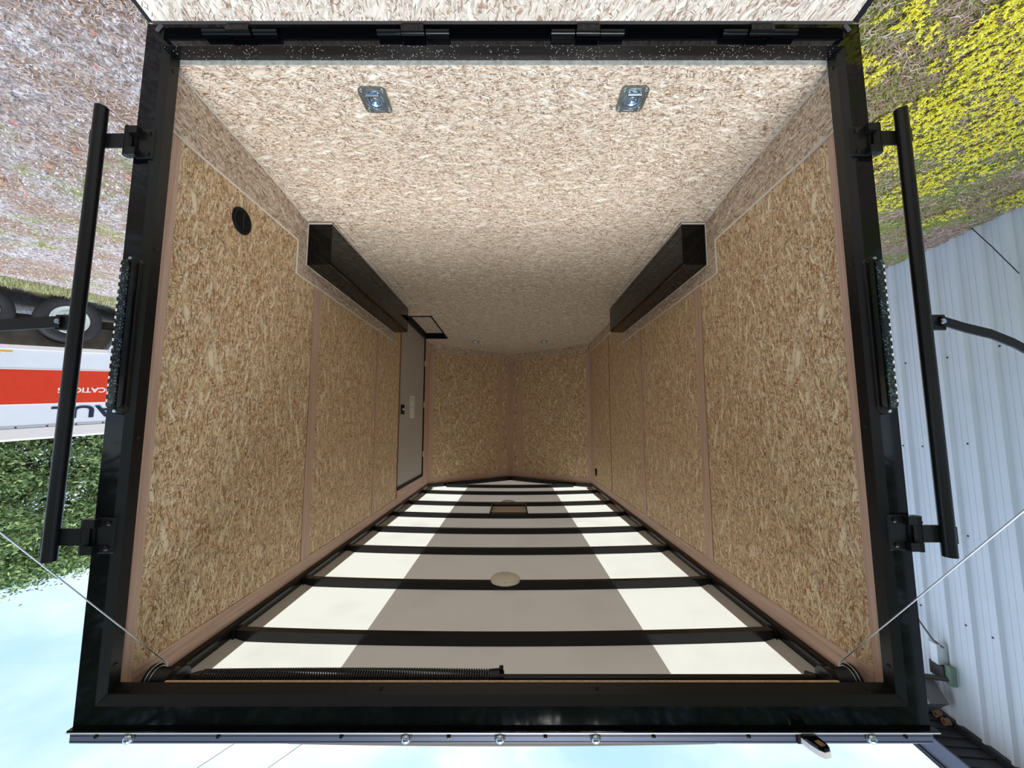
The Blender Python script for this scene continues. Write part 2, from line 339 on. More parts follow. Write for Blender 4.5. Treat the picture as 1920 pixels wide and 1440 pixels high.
def thing(name, loc, label, cat, group=None):
    o = bpy.data.objects.new(name, None); o.empty_display_size = .1; COL.objects.link(o); o.location = loc
    return tag(o, label, cat, group)
def fast_mesh(name, V, F, mat):
    me = bpy.data.meshes.new(name); me.from_pydata(V, [], F); me.update(); me.materials.append(M[mat])
    o = bpy.data.objects.new(name, me); COL.objects.link(o); return o
def copy_tree(o, parent=None):
    k = o.copy(); COL.objects.link(k)
    if parent: k.parent = parent
    for ch in list(o.children): copy_tree(ch, k)
    return k

# ================================================================ TRAILER INTERIOR (the room)
WX, YE, YN, YA = 1.25, .058, 4.74, 5.68      # half width, entry, nose corner, nose apex
ZS, ZR = 2.147, 2.226                         # top of strand board, top of plywood strip
def zf(y):
    P = [(-1, -.02), (.06, -.02), (.18, -.008), (.35, .0), (.6, .014), (.8, .034), (1.1, .070), (9, .075)]
    for (a, b), (d, e) in zip(P, P[1:]):
        if y <= d: return b+(e-b)*(y-a)/(d-a)
    return .075
fb = MB()
def slab(x0, x1, y0, y1):
    ys = [y0]+[y for y in (.18, .35, .6, .8, 1.1) if y0 < y < y1]+[y1]
    for a, b in zip(ys, ys[1:]):
        vs = [(x, y, z) for (y, z) in ((a, zf(a)), (b, zf(b)), (b, zf(b)-.02), (a, zf(a)-.02)) for x in (x0, x1)]
        fb.add(vs, [(0, 1, 3, 2), (2, 3, 5, 4), (4, 5, 7, 6), (6, 7, 1, 0), (0, 2, 4, 6), (1, 7, 5, 3)])
slab(-WX, WX, YE, .918)
slab(-.988, .988, .918, 1.154); slab(-.988, .988, 1.1565, 2.86)
for sgn in (-1, 1): slab(min(sgn*.991, sgn*WX), max(sgn*.991, sgn*WX), .922, 2.857)
slab(-WX, WX, 2.86, 3.14); slab(-WX, .905, 3.14, 3.48); slab(-WX, .905, 3.4825, 4.33); slab(-WX, WX, 4.33, YN)
fb.prism([(-WX, YN), (WX, YN), (0, YA)], 'Z', .055, .075)
floor = tag(fb.build('floor', 'osb_floor'), kind='structure')
ub = MB().box(-1.27, 1.27, .06, 3.13, -.09, -.035).box(-1.27, .90, 3.13, 4.34, -.09, -.035).box(-1.27, 1.27, 4.34, YN, -.09, -.035)
ub.prism([(-1.27, YN), (1.27, YN), (0, YA+.03)], 'Z', -.09, -.035)
ub.build('subfloor', 'underfloor', floor)

# side walls -------------------------------------------------------------
def side_wall(sgn, name):
    w = MB()
    X0, X1 = sorted((sgn*WX, sgn*(WX+.02)))
    if sgn > 0:
        w.box(X0, X1, YE, 3.14, -.03, 2.26); w.box(X0, X1, 4.33, YN, -.03, 2.26); w.box(X0, X1, 3.14, 4.33, 2.06, 2.26)
    else: w.box(X0, X1, YE, YN, -.03, 2.26)
    wall = tag(w.build(name, 'osb_side'), kind='structure')
    a, b = sorted((sgn*1.271, sgn*1.294))
    sk = MB()
    if sgn > 0: sk.box(a, b, .056, 3.12, -.12, 2.30).box(a, b, 4.35, YN, -.12, 2.30).box(a, b, 3.12, 4.35, 2.08, 2.30).box(a, b, 3.12, 4.35, -.12, -.03)
    else: sk.box(a, b, .056, YN, -.12, 2.30)
    sk.build('outer_skin', 'gloss_black', wall)
    return wall
wall_l = side_wall(1, 'wall_left'); wall_r = side_wall(-1, 'wall_right')
def batten(name_n, sgn, y0, y1, z0=.0, z1=ZS, mat='ply_z', t=.004):
    a, b = sorted((sgn*(WX-t), sgn*(WX+.002)))
    o = MB().box(a, b, y0, y1, z0, z1).build('trim_%d' % name_n, mat, None, bevel=.001)
    return tag(o, kind='structure')
k = 1
for sgn, y0, y1, z0, z1, mat in (
    (1, YE+.001, .128, .22, ZR, 'ply_z'), (1, 1.172, 1.262, .43, ZS, 'ply_z'), (1, 2.368, 2.415, .43, ZS, 'ply_z'), (1, 3.112, 3.139, .2, ZS, 'red_edge'),
    (1, 4.42, 4.60, .2, ZS, 'ply_z'), (1, 4.66, YN-.01, .2, ZS, 'ply_z'),
    (-1, YE+.001, .122, .22, ZR, 'ply_z'), (-1, 1.165, 1.255, .43, ZS, 'ply_z'), (-1, 2.335, 2.415, .43, ZS, 'ply_z'), (-1, 3.545, 3.556, .2, ZS, 'red_edge'), (-1, 4.60, YN-.01, .2, ZS, 'ply_z'),
    (1, .13, YN-.01, ZS, ZR, 'ply_y'), (-1, .124, YN-.01, ZS, ZR, 'ply_y')):
    batten(k, sgn, y0, y1, z0, z1, mat); k += 1
# narrow dark strips beside the battens stand in for the joints' shadow gaps
def shadow_strip(sgn, y, z0, z1):
    global k
    a, b = sorted((sgn*(WX-.0015), sgn*(WX+.002)))
    tag(MB().box(a, b, y, y+.0025, z0, z1).build('trim_%d' % k, 'red_edge'), kind='structure'); k += 1
for sgn, y in ((1, 1.168), (1, 1.263), (1, 2.364), (1, 2.416), (-1, 1.161), (-1, 1.256), (-1, 2.331), (-1, 2.416)): shadow_strip(sgn, y, .43, ZS)

# V nose walls ------------------------------------------------------------
def nose_pts(sgn, off=0):
    a = Vector((sgn*WX, YN, 0)); b = Vector((0, YA, 0)); d = (b-a).normalized(); n = Vector((-sgn*d.y*1, sgn*d.x*1, 0))
    if n.y > 0: n = -n
    return a, b, d, n                          # n points into the room
def nose_box(mb, sgn, s0, s1, t0, t1, z0, z1):
    """box along the nose wall: s = distance from the side corner, t = offset into the room"""
    a, b, d, n = nose_pts(sgn); vs = []
    for z in (z0, z1):
        for t in (t0, t1):
            for s_ in (s0, s1): p = a+d*s_+n*t; vs.append((p.x, p.y, z))
    mb.add(vs, [(0, 2, 3, 1), (4, 5, 7, 6), (0, 1, 5, 4), (2, 6, 7, 3), (0, 4, 6, 2), (1, 3, 7, 5)])
NL = (Vector((WX, YN, 0))-Vector((0, YA, 0))).length
for sgn, nm in ((1, 'wall_front_left'), (-1, 'wall_front_right')):
    m_ = MB(); nose_box(m_, sgn, 0, NL, -.02, 0, -.03, 2.26); w = tag(m_.build(nm, 'osb_front'), kind='structure')
    m_ = MB(); nose_box(m_, sgn, -.03, NL+.03, -.06, -.021, -.12, 2.325); m_.build('outer_skin', 'gloss_black', w)
    for (s0, s1, z0, z1, mat) in ((.0, .07, .2, ZS, 'ply_z'), (NL-.27, NL-.18, .2, ZS, 'ply_z'), (NL-.075, NL-.002, .2, ZS, 'ply_z'), (.0, NL-.002, ZS, ZR, 'ply_x')):
        m_ = MB(); nose_box(m_, sgn, s0, s1, -.002, .004, z0, z1); tag(m_.build('trim_%d' % k, mat), kind='structure'); k += 1
    m_ = MB(); nose_box(m_, sgn, .02, NL-.006, .0045, .011, .075, .195); sk = tag(m_.build('baseboard_front_%s' % ('left' if sgn > 0 else 'right'), 'osb_skirt_front'), kind='structure')
    m_ = MB(); nose_box(m_, sgn, .02, NL-.006, .0045, .012, .195, .199); m_.build('top_bead', 'ply_edge', sk)
    m_ = MB(); nose_box(m_, sgn, -.02, NL-.03, .0, .055, 2.232, 2.268)
    r_ = tag(m_.build('trim_%d' % k, 'bow_black'), kind='structure'); k += 1

# kick boards ------------------------------------------------------------
for sgn, nm in ((1, 'baseboard_left'), (-1, 'baseboard_right')):
    x0, x1 = sorted((sgn*(WX-.0085), sgn*(WX-.0005)))
    segs = [(YE+.002, .95, .224), (2.9, 3.11 if sgn > 0 else YN-.02, .20)]
    if sgn > 0: segs.append((4.40, YN-.02, .20))
    m_ = MB(); bd = MB()
    for y0, y1, zt in segs:
        ys = [y0]+[y for y in (.18, .35, .6, .8) if y0 < y < y1]+[y1]
        outl = [(y, zf(y)+.001) for y in ys]+[(y1, zt), (y0, zt)]
        m_.prism(outl, 'X', x0, x1); bd.box(x0, x1+(.0015 if sgn < 0 else 0), y0, y1, zt, zt+.005)
    m_.prism([(.95, zf(.95)+.001), (2.9, .076), (2.9, .43), (.95, .43)], 'X', x0, x1)
    bd.box(x0, x1, .95, 2.9, .43, .4345).box(x0, x1, .945, .95, .224, .4345)
    sk = tag(m_.build(nm, 'osb_skirt'), kind='structure'); bd.build('top_bead', 'caulk', sk)

# floor-wall caulk line
for sgn in (1, -1):
    ys = [.06, .18, .35, .6, .8, 1.03]
    m_ = MB().tube([(sgn*1.2405, y, zf(y)+.002) for y in ys], .004, 5)
    tag(m_.build('trim_%d' % k, 'caulk'), kind='structure'); k += 1

# roof --------------------------------------------------------------------
def zroof(x): return 2.285+.024*(1-(x/1.25)**2)
def roof_piece(xs, z_off=0):
    m_ = MB()
    for a, b in zip(xs, xs[1:]):
        yb = [YA+.05-(YA-YN)*abs(x)/1.25 for x in (a, b)]
        m_.add([(a, .03, zroof(a)), (b, .03, zroof(b)), (b, yb[1], zroof(b)), (a, yb[0], zroof(a)),
                (a, .03, zroof(a)+.004), (b, .03, zroof(b)+.004), (b, yb[1], zroof(b)+.004), (a, yb[0], zroof(a)+.004)], [(0, 1, 2, 3)])
    return m_
lin = lambda a, b, n: [a+(b-a)*i/n for i in range(n+1)]
ceil_o = tag(roof_piece(lin(-.66, .66, 10)).build('ceiling', 'roof_grey', smooth=True), kind='structure')
roof_piece(lin(.66, 1.262, 5)).build('white_roof_panel', 'roof_white', ceil_o, smooth=True)
roof_piece(lin(-1.262, -.66, 5)).build('white_roof_panel', 'roof_white', ceil_o, smooth=True)
# black rails along the top of the walls
for sgn in (1, -1):
    x = lambda v: sgn*v
    m_ = MB().prism([(x(1.255), 2.2265), (x(1.225), 2.2265), (x(1.215), 2.235), (x(1.215), 2.272), (x(1.255), 2.272)], 'Y', .075, YN)
    rl = tag(m_.build('trim_%d' % k, 'bow_black', bevel=.002), kind='structure'); k += 1
    m_ = MB().prism([(x(1.215), 2.270), (x(1.158), 2.2855), (x(1.158), 2.2875), (x(1.255), 2.288), (x(1.255), 2.270)], 'Y', .0755, YN); m_.build('grey_flange', 'flange_grey', rl)
# roof bows ----------------------------------------------------------------
BY = [.582, 1.170, 1.790, 2.345, 2.925, 3.525, 4.27]
order = ['nearest the opening', 'second from the opening, behind the oval dome light', 'third from the opening', 'fourth from the opening', 'just on the near side of the roof vent', 'just behind the roof vent, where the small dome light hangs', 'farthest full-width one, in front of the V nose']
def bow(y, hw, label, zlo=.046, w=.036):
    t = thing('roof_bow', (0, y, 2.25), label, 'roof bow', 'black roof bows across the ceiling')
    m_ = MB(); xs = lin(-hw, hw, 14)
    for a, b in zip(xs, xs[1:]):
        vs = [(x, yy, zroof(x)-.002-dz) for x in (a, b) for (yy, dz) in ((y-w/2, 0), (y+w/2, 0), (y+w/2, zlo), (y-w/2, zlo))]
        m_.add(vs, [(0, 1, 5, 4), (1, 2, 6, 5), (2, 3, 7, 6), (3, 0, 4, 7)])
    m_.build('crossbar', 'bow_black', t)
    for s_ in (1, -1):
        MB().box(*sorted((s_*(hw-.004), s_*(hw+.002))), y-.03, y+.03, 2.235, 2.283).build('end_plate', 'matte_black', t)
    return t
for y, lab in zip(BY, order): bow(y, 1.208, 'black steel roof bow, '+lab)
bow(4.86, .98, 'short black roof bow inside the V nose, farthest of them all')
# roof vent frame between two bows
t = thing('roof_vent', (0, 3.22, 2.25), 'black square frame of the roof vent between two roof bows', 'roof vent')
for x in (-.20, .19): MB().box(x, x+.014, 2.943, 3.507, 2.25, 2.298).build('side_rail', 'bow_black', t)
MB().box(-.185, .19, 3.40, 3.507, 2.262, 2.29).build('rear_rail', 'bow_black', t)
MB().box(-.185, .19, 2.943, 3.00, 2.262, 2.29).build('front_rail', 'bow_black', t)
MB().box(-.185, .19, 3.0, 3.40, 2.284, 2.29).build('lid', 'dome_white', t)
# dome lights
def dome(loc, r, label, sc=1):
    t = thing('dome_light', loc, label, 'ceiling light', None)
    x, y, z = loc
    MB().lathe([(0, r), (.012, r), (.016, r*.97)], loc, (0, 0, -1), 40).build('base', 'dome_white', t, smooth=True)
    MB().lathe([(.0165, r*.93), (.024, r*.82), (.030, r*.55), (.032, 0)], loc, (0, 0, -1), 40).build('lens', 'dome_white', t, smooth=True)
    MB().lathe([(0, .005), (.006, .004), (.007, 0)], (x, y-r*.88, z-.016), (0, 0, -1), 10).build('button', 'pale_label', t)
    return t
dome((.008, 1.17, 2.258), .088, 'white oval dome light under the second roof bow, ceiling centre')
dome((.016, 3.60, 2.285), .085, 'small pale dome light behind the roof vent, far along the ceiling')

# wheel boxes --------------------------------------------------------------
for sgn, side in ((1, 'left'), (-1, 'right')):
    t = thing('wheel_box', (sgn*1.17, 1.9, .073), 'glossy black wheel box along the wall on the %s side of the photo' % side, 'wheel box')
    xi, xo = 1.091, 1.2405
    prof = [(sgn*xo, .078), (sgn*xi, .078), (sgn*xi, .318)]+[(sgn*(xi+.02-.02*cos(a)), .318+.024*sin(a)) for a in (pi/8, pi/4, 3*pi/8, pi/2)]+[(sgn*xo, .342)]
    MB().prism(prof, 'Y', 1.042, 2.83).build('cover', 'box_black', t, smooth=True)
    m_ = MB().box(*sorted((sgn*xi, sgn*(xi-.004))), 1.036, 2.83, .076, .080).box(*sorted((sgn*xo, sgn*(xi-.004))), 1.036, 1.042, .071, .080)
    m_.box(*sorted((sgn*xo, sgn*(xo-.004))), 1.036, 1.0415, .08, .345).box(*sorted((sgn*xo, sgn*(xo-.004))), 1.042, 2.83, .3425, .3455)
    m_.build('caulk_bead', 'caulk', t)
    # floor filler strip beside the box
    m_ = MB().box(*sorted((sgn*1.060, sgn*1.0615)), .925, 2.855, .0752, .0760).build('floor_joint', 'red_edge', t)

# side door with step well ---------------------------------------------------
dr = bpy.data.objects.new('door_1', None); COL.objects.link(dr); dr.location = (1.26, 3.73, 0); dr['kind'] = 'structure'
MB().box(1.2505, 1.282, 3.145, 4.325, .0, 2.03).build('door_panel', 'door_grey', dr)
m_ = MB().box(1.238, 1.285, 4.325, 4.36, -.02, 2.06).box(1.238, 1.285, 3.14, 4.36, 2.03, 2.062).box(1.246, 1.285, 3.139, 3.146, -.02, 2.06)
m_.build('door_frame', 'matte_black', dr)
MB().box(1.240, 1.2505, 3.205, 3.33, 1.10, 1.21).build('latch', 'matte_black', dr, bevel=.003)
MB().box(1.232, 1.240, 3.24, 3.29, 1.14, 1.165).build('latch_lever', 'bright_metal', dr)
st = MB().box(1.2485, 1.2506, 3.60, 3.83, .965, 1.25).build('sticker', 'sticker', dr)
m_ = MB()
for z in (1.0, 1.02, 1.10, 1.115): m_.box(1.2478, 1.2486, 3.63, 3.80, z, z+.004)
m_.build('printed_lines', 'sticker_line', st)
for z in (.45, 1.05, 1.75):
    MB().tube([(1.236, 4.322, z-.04), (1.236, 4.322, z+.04)], .006, 8).build('hinge', 'bright_metal', dr)
m_ = MB(); sk_ = tag(MB().box(1.242, 1.25, 4.36, 4.42, .0, ZS).build('trim_%d' % k, 'ply_z'), kind='structure'); k += 1
sk_ = tag(MB().box(1.246, 1.25, 3.14, 4.36, 2.062, ZS).build('trim_%d' % k, 'ply_y'), kind='structure'); k += 1
t = thing('step_well', (1.07, 3.73, -.02), 'shallow black-framed step well in the floor beside the grey side door', 'step well')
m_ = MB().box(.905, .922, 3.14, 4.33, -.012, .079).box(.905, 1.2495, 3.14, 3.165, -.012, .079).box(.922, 1.2495, 4.318, 4.333, -.012, .079).box(1.222, 1.249, 3.165, 4.318, -.012, .079)
m_.build('frame', 'matte_black', t)
MB().box(.923, 1.221, 3.166, 4.317, -.012, -.004).build('tread', 'osb_floor', t)

# D-ring plates ---------------------------------------------------------------
def d_ring(loc, label):
    x, y, z = loc
    t = thing('recessed_d_ring', loc, label, 'tie-down ring', 'recessed floor tie-down rings')
    def rr(hx, hy, r, n=5):
        return [(x+sx*(hx-r)+r*cos(a0+i*pi/2/n), y+sy*(hy-r)+r*sin(a0+i*pi/2/n)) for sx, sy, a0 in ((1, 1, 0), (-1, 1, pi/2), (-1, -1, pi), (1, -1, 3*pi/2)) for i in range(n+1)]
    outer = rr(.056, .062, .02); n = len(outer)
    # dish opening
    R = .044; inner = []
    for (px, py) in outer:
        a = math.atan2(py-y, px-x); rx = R; inner.append((x+rx*cos(a), y+R*1.05*sin(a)-.004))
    m_ = MB(); zt = z+.0035
    vs = [(a, b, z) for a, b in outer]+[(a, b, zt) for a, b in outer]+[(a, b, zt) for a, b in inner]
    m_.add(vs, [(i, (i+1) % n, n+(i+1) % n, n+i) for i in range(n)]+[(n+i, n+(i+1) % n, 2*n+(i+1) % n, 2*n+i) for i in range(n)])
    m_.build('plate', 'zinc', t, smooth=False)
    m_ = MB().lathe([(-.002, .0462), (.0012, .0455), (.002, .0435), (-.0026, .037), (.0016, .031), (.0016, .029), (-.0022, .025), (.0022, .018), (.0022, .016), (-.002, .012), (.0016, .007), (.0016, 0)], (x, y-.002, zt+.0008), (0, 0, 1), 36)
    m_.build('dish', 'zinc_blue', t, smooth=True)
    pts = [(x+.024, y+.030, z+.010), (x+.027, y-.008, z+.010)]+[(x+.027*cos(a), y-.008-.027*sin(a), z+.010) for a in (pi/8, pi/4, 3*pi/8, pi/2, 5*pi/8, 3*pi/4, 7*pi/8)]+[(x-.027, y-.008, z+.010), (x-.024, y+.030, z+.010)]
    pts = [(px, 2*y-py, pz) for px, py, pz in pts]
    MB().tube(pts, .0042, 8).build('ring', 'zinc_blue', t, smooth=True)
    MB().tube([(x-.026, y-.033, z+.009), (x+.026, y-.033, z+.009)], .0075, 10).build('bracket', 'chrome', t, smooth=True)
    for sx in (-1, 1):
        for sy in (-1, 1):
            MB().lathe([(0, .0085), (.004, .008), (.007, .005), (.0075, 0)], (x+sx*.042, y+sy*.047, zt), (0, 0, 1), 12).build('screw', 'chrome', t, smooth=True)
    for a0, a1, b0, b1 in ((-.022, .022, -.0555, -.053), (-.022, .022, .053, .0555), (-.050, -.048, -.02, .02), (.048, .050, -.02, .02)):
        MB().box(x+a0, x+a1, y+b0, y+b1, zt, zt+.002).build('embossed_rib', 'chrome', t)
    return t
d_ring((.530, .197, -.004), 'zinc recessed tie-down ring in the near floor, left side of the photo')
d_ring((-.525, .193, -.004), 'zinc recessed tie-down ring in the near floor, right side of the photo')
d_ring((.520, 4.55, .0755), 'tiny far tie-down ring near the V nose, left side of the photo')
d_ring((-.520, 4.55, .0755), 'tiny far tie-down ring near the V nose, right side of the photo')

# wall vents -------------------------------------------------------------------
def vent(loc, r, sgn, label):
    x, y, z = loc; t = thing('round_vent', loc, label, 'wall vent')
    MB().lathe([(0, r), (.006, r), (.010, r*.93), (.010, r*.74), (.004, r*.72), (.004, 0)], loc, (-sgn, 0, 0), 40).build('flange', 'matte_black', t, smooth=True)
    m_ = MB(); n = 9
    for i in range(n):
        h = r*.68*(-1+2*(i+.5)/n); L_ = math.sqrt(max(0, (r*.70)**2-h*h))
        m_.obox((x-sgn*.008, y, z+h), (1, 0, .8), (0, 1, 0), (-.8, 0, 1), .004, L_, .0012)
    m_.box(*sorted((x-sgn*.004, x-sgn*.0105)), y-.003, y+.003, z-r*.7, z+r*.7)
    m_.build('louvre', 'satin_black', t)
vent((WX-.0002, .477, .366), .062, 1, 'round black louvred vent low on the left wall of the photo')
vent((-WX+.0002, 4.437, 2.014), .055, -1, 'small black round vent high on the far right wall of the photo')

# ================================================================ REAR FRAME
fr = thing('rear_door_frame', (0, 0, -.127), 'glossy black steel frame around the open rear doorway', 'door frame')
O, ZB, ZT = 1.295, -.127, 2.235
def post(sgn, name, mat, pr, z0, z1):
    m_ = MB().prism([(sgn*(O-d), y) for d, y in pr], 'Z', z0, z1); return m_.build(name, mat, fr)
for sgn in (1, -1):
    p = post(sgn, 'post', 'gloss_black', [(0, 0), (.060, 0), (.060, .055), (0, .055)], ZB, ZT)
    post(sgn, 'jamb', 'satin_black', [(.060, .000), (.0775, .018), (.0785, .0555), (.060, .0555)], -.039, 2.175)
m_ = MB().prism([(0, ZT), (0, 2.175), (.055, 2.175), (.055, ZT)], 'X', -1.235, 1.235); m_.build('header', 'gloss_black', fr)
m_ = MB().prism([(.0, 2.175), (.018, 2.152), (.0555, 2.1405), (.0555, 2.175)], 'X', -1.2345, 1.2345); m_.build('header_jamb', 'satin_black', fr)
m_ = MB().box(-1.235, 1.235, 0, .055, ZB, -.042); m_.build('sill_face', 'gloss_black', fr)
m_ = MB().box(-1.235, 1.235, -.001, .0555, -.042, -.039); m_.build('sill_top', 'dusty_black', fr)
m_ = MB().box(-1.2165, 1.2165, .0555, .0575, -.06, -.0195); m_.build('sill_edge_strip', 'galv', fr)
MB().box(-1.085, 1.085, .0565, .0735, 2.1455, 2.158).build('header_backing', 'ply_edge', fr)
for sgn, zs in ((1, (.029, .713, 1.366, 2.076)), (-1, (.014, .769, 1.331, 2.079))):
    for z in zs: MB().lathe([(0, .006), (.003, .0055), (.0045, .003), (.0046, 0)], (sgn*1.2172, .034, z), (-sgn, 0, 0), 12).build('screw', 'satin_black', fr)
for x in (1.165, .378, -.298, -1.146): MB().lathe([(0, .006), (.003, .0055), (.0046, 0)], (x, .036, 2.1468), (0, 0, -1), 12).build('screw', 'satin_black', fr)
# small stops at the bottom corners
for sgn in (1, -1): MB().obox((sgn*1.248, -.004, -.108), (1, 0, sgn*1.6), (0, 1, 0), (-sgn*1.6, 0, 1), .014, .003, .005).build('ramp_stop', 'lamp_grey', fr)
# top drip rail
rail = thing('roof_drip_rail', (0, -.02, 2.24), 'aluminium roof edge rail, blue-grey with reflected sky, above the doorway, bottom of the photo', 'edge rail')
MB().prism([(-.005, 2.2425), (.001, 2.2425), (.001, 2.268), (.06, 2.318), (.06, 2.324), (-.005, 2.274)], 'X', -1.296, 1.296).build('rail_body', 'rail_alu', rail)
MB().box(-1.31, 1.30, -.012, .004, 2.2352, 2.2412).build('drip_lip', 'gloss_black', rail)
MB().box(-1.312, 1.302, -.0135, -.0115, 2.2395, 2.2425).build('drip_edge', 'bright_metal', rail)
m_ = MB().box(-1.294, 1.294, -.0058, -.0048, 2.2535, 2.255); m_.box(-1.294, 1.294, -.0058, -.0048, 2.2690, 2.271); m_.build('seam_line', 'rail_line', rail)
for x in (1.215, .849, .48, .158, -.132, -.457, -.742, -1.212):
    MB().lathe([(0, .0065), (.003, .006), (.006, .0035), (.0065, 0)], (x, -.0055, 2.2535), (0, -1, 0), 10).build('screw', 'gloss_black', rail, smooth=True)
mk = ['leftmost in the photo', 'second from photo left', 'the middle one', 'fourth from photo left', 'rightmost in the photo']
for x, lab in zip((1.114, .285, .004, -.282, -1.107), mk):
    t = thing('marker_light', (x, -.0055, 2.2555), 'round clear marker light on the roof rail, '+lab, 'marker light', 'round clear marker lights on the roof edge rail')
    MB().lathe([(0, .0165), (.004, .0165), (.005, .014)], (x, -.0055, 2.2555), (0, -1, 0), 20).build('bezel', 'bronze', t, smooth=True)
    MB().lathe([(.004, .013), (.010, .0125), (.015, .009), (.017, .004), (.0172, 0)], (x, -.0055, 2.257), (0, -1, 0), 20).build('lens', 'chrome', t, smooth=True)
# loading light / camera stuck on the rail
t = thing('loading_light', (-.915, -.05, 2.245), 'dark tapered rear light with a clear side, sticking out from the roof edge rail', 'rear light')
d = Vector((-.28, -1, -.05)).normalized(); sx = d.cross(Vector((0, 0, 1))).normalized(); up = sx.cross(d)
def L3(a, b, c_): return tuple(Vector((-.912, -.006, 2.256))+d*a+sx*b+up*c_)
m_ = MB()
prof = [(-.0, .019), (.030, .020), (.052, .017), (.064, .010)]
ring = []
pts = [(a, w) for a, w in prof]+[(a, -w) for a, w in prof[::-1]]
def plate(mb, pts, c0, c1):
    n = len(pts); mb.add([L3(a, b, c0) for a, b in pts]+[L3(a, b, c1) for a, b in pts], [tuple(range(n))[::-1], tuple(range(n, 2*n))]+[(i, (i+1) % n, n+(i+1) % n, n+i) for i in range(n)])
plate(m_, pts, -.012, -.004); m_.build('housing', 'gloss_black', t)
m_ = MB(); plate(m_, [(a*1.03, w*1.04) for a, w in pts], -.004, .012); m_.build('clear_body', 'alu_trim', t)
m_ = MB(); plate(m_, [(.034, .008), (.055, .009), (.055, -.009), (.034, -.008)], -.0135, -.012); m_.build('reflector', 'roll_end', t)
MB().box(-.94, -.885, -.013, -.0052, 2.2435, 2.27).build('mount', 'matte_black', t)

# ================================================================ RAMP
rp_ = thing('ramp_door', (0, -.03, -.13), 'pale strand board ramp door lowered to the ground in front of the sill', 'ramp door')
ang = radians(10.4)
def RP(x, s, h): return (x, -.030-s*cos(ang)-h*sin(ang)*0, -.098-s*sin(ang)+h)
m_ = MB()
def ramp_box(mb, x0, x1, s0, s1, h0, h1):
    vs = [RP(x, s_, h) for h in (h0, h1) for s_ in (s0, s1) for x in (x0, x1)]
    mb.add(vs, [(0, 2, 3, 1), (4, 5, 7, 6), (0, 1, 5, 4), (2, 6, 7, 3), (0, 4, 6, 2), (1, 3, 7, 5)])
ramp_box(m_, -1.238, 1.245, .006, 2.1, -.03, 0); m_.build('deck', 'osb_ramp', rp_)
m_ = MB(); ramp_box(m_, -1.262, -1.238, .0, 2.1, -.045, -.001); ramp_box(m_, 1.245, 1.262, .0, 2.1, -.045, -.001); ramp_box(m_, -1.262, 1.262, 2.1, 2.13, -.045, -.001); m_.build('edge_frame', 'satin_black', rp_)
m_ = MB(); ramp_box(m_, -1.245, 1.245, -.004, .006, -.045, .0005); m_.build('hinge_edge', 'bronze', rp_)
for x in [v/1.0 for v in (-1.1, -.7, -.3, .1, .5, .9)]:
    for s_ in (.05, .35):
        p = RP(x+.1*s_, s_, 0); MB().lathe([(0, .006), (.0012, .006), (.0013, 0)], p, (0, 0, 1), 8).build('screw', 'galv', rp_)
for x0, x1 in ((.807, 1.078), (.191, .453), (-.436, -.171), (-1.056, -.786)):
    w = (x1-x0)/3; h = MB()
    for i, (zz, yy) in enumerate(((-.076, -.014), (-.070, -.020), (-.076, -.014))):
        h.tube([(x0+w*i+.002, yy, zz), (x0+w*(i+1)-.002, yy, zz)], .0115, 14)
        if i == 1: h.box(x0+w*i+.004, x0+w*(i+1)-.004, yy-.016, yy, zz-.016, zz+.004)
        else: h.box(x0+w*i+.004, x0+w*(i+1)-.004, yy, -.001, zz-.008, zz+.011)
    h.build('hinge', 'gloss_black', rp_, smooth=True)

# ================================================================ SPRING, DRUMS, CABLES
sp = thing('torsion_spring', (0, .17, 2.212), 'black coiled torsion spring on a shaft above the doorway', 'spring')
pts = []; turns = 118; n = 12
for i in range(turns*n+1):
    a = 2*pi*i/n; x = 1.045-(1.045-.02)*i/(turns*n); sag = .004*sin(pi*i/(turns*n))
    pts.append((x, .17+.0205*cos(a), 2.194+.0205*sin(a)-sag))
m_ = MB().tube(pts, .0034, 5); m_.build('coil', 'coil_black', sp, smooth=True)
MB().tube([(-1.1, .17, 2.199), (1.1, .17, 2.199)], .0125, 14).build('shaft', 'satin_black', sp, smooth=True)
MB().lathe([(0, .023), (.035, .026), (.035, .019), (.05, .019)], (.045, .17, 2.194), (-1, 0, 0), 16).build('winding_cone', 'satin_black', sp, smooth=True)
MB().box(-.002, .012, .158, .182, 2.163, 2.173).build('set_screw', 'satin_black', sp)
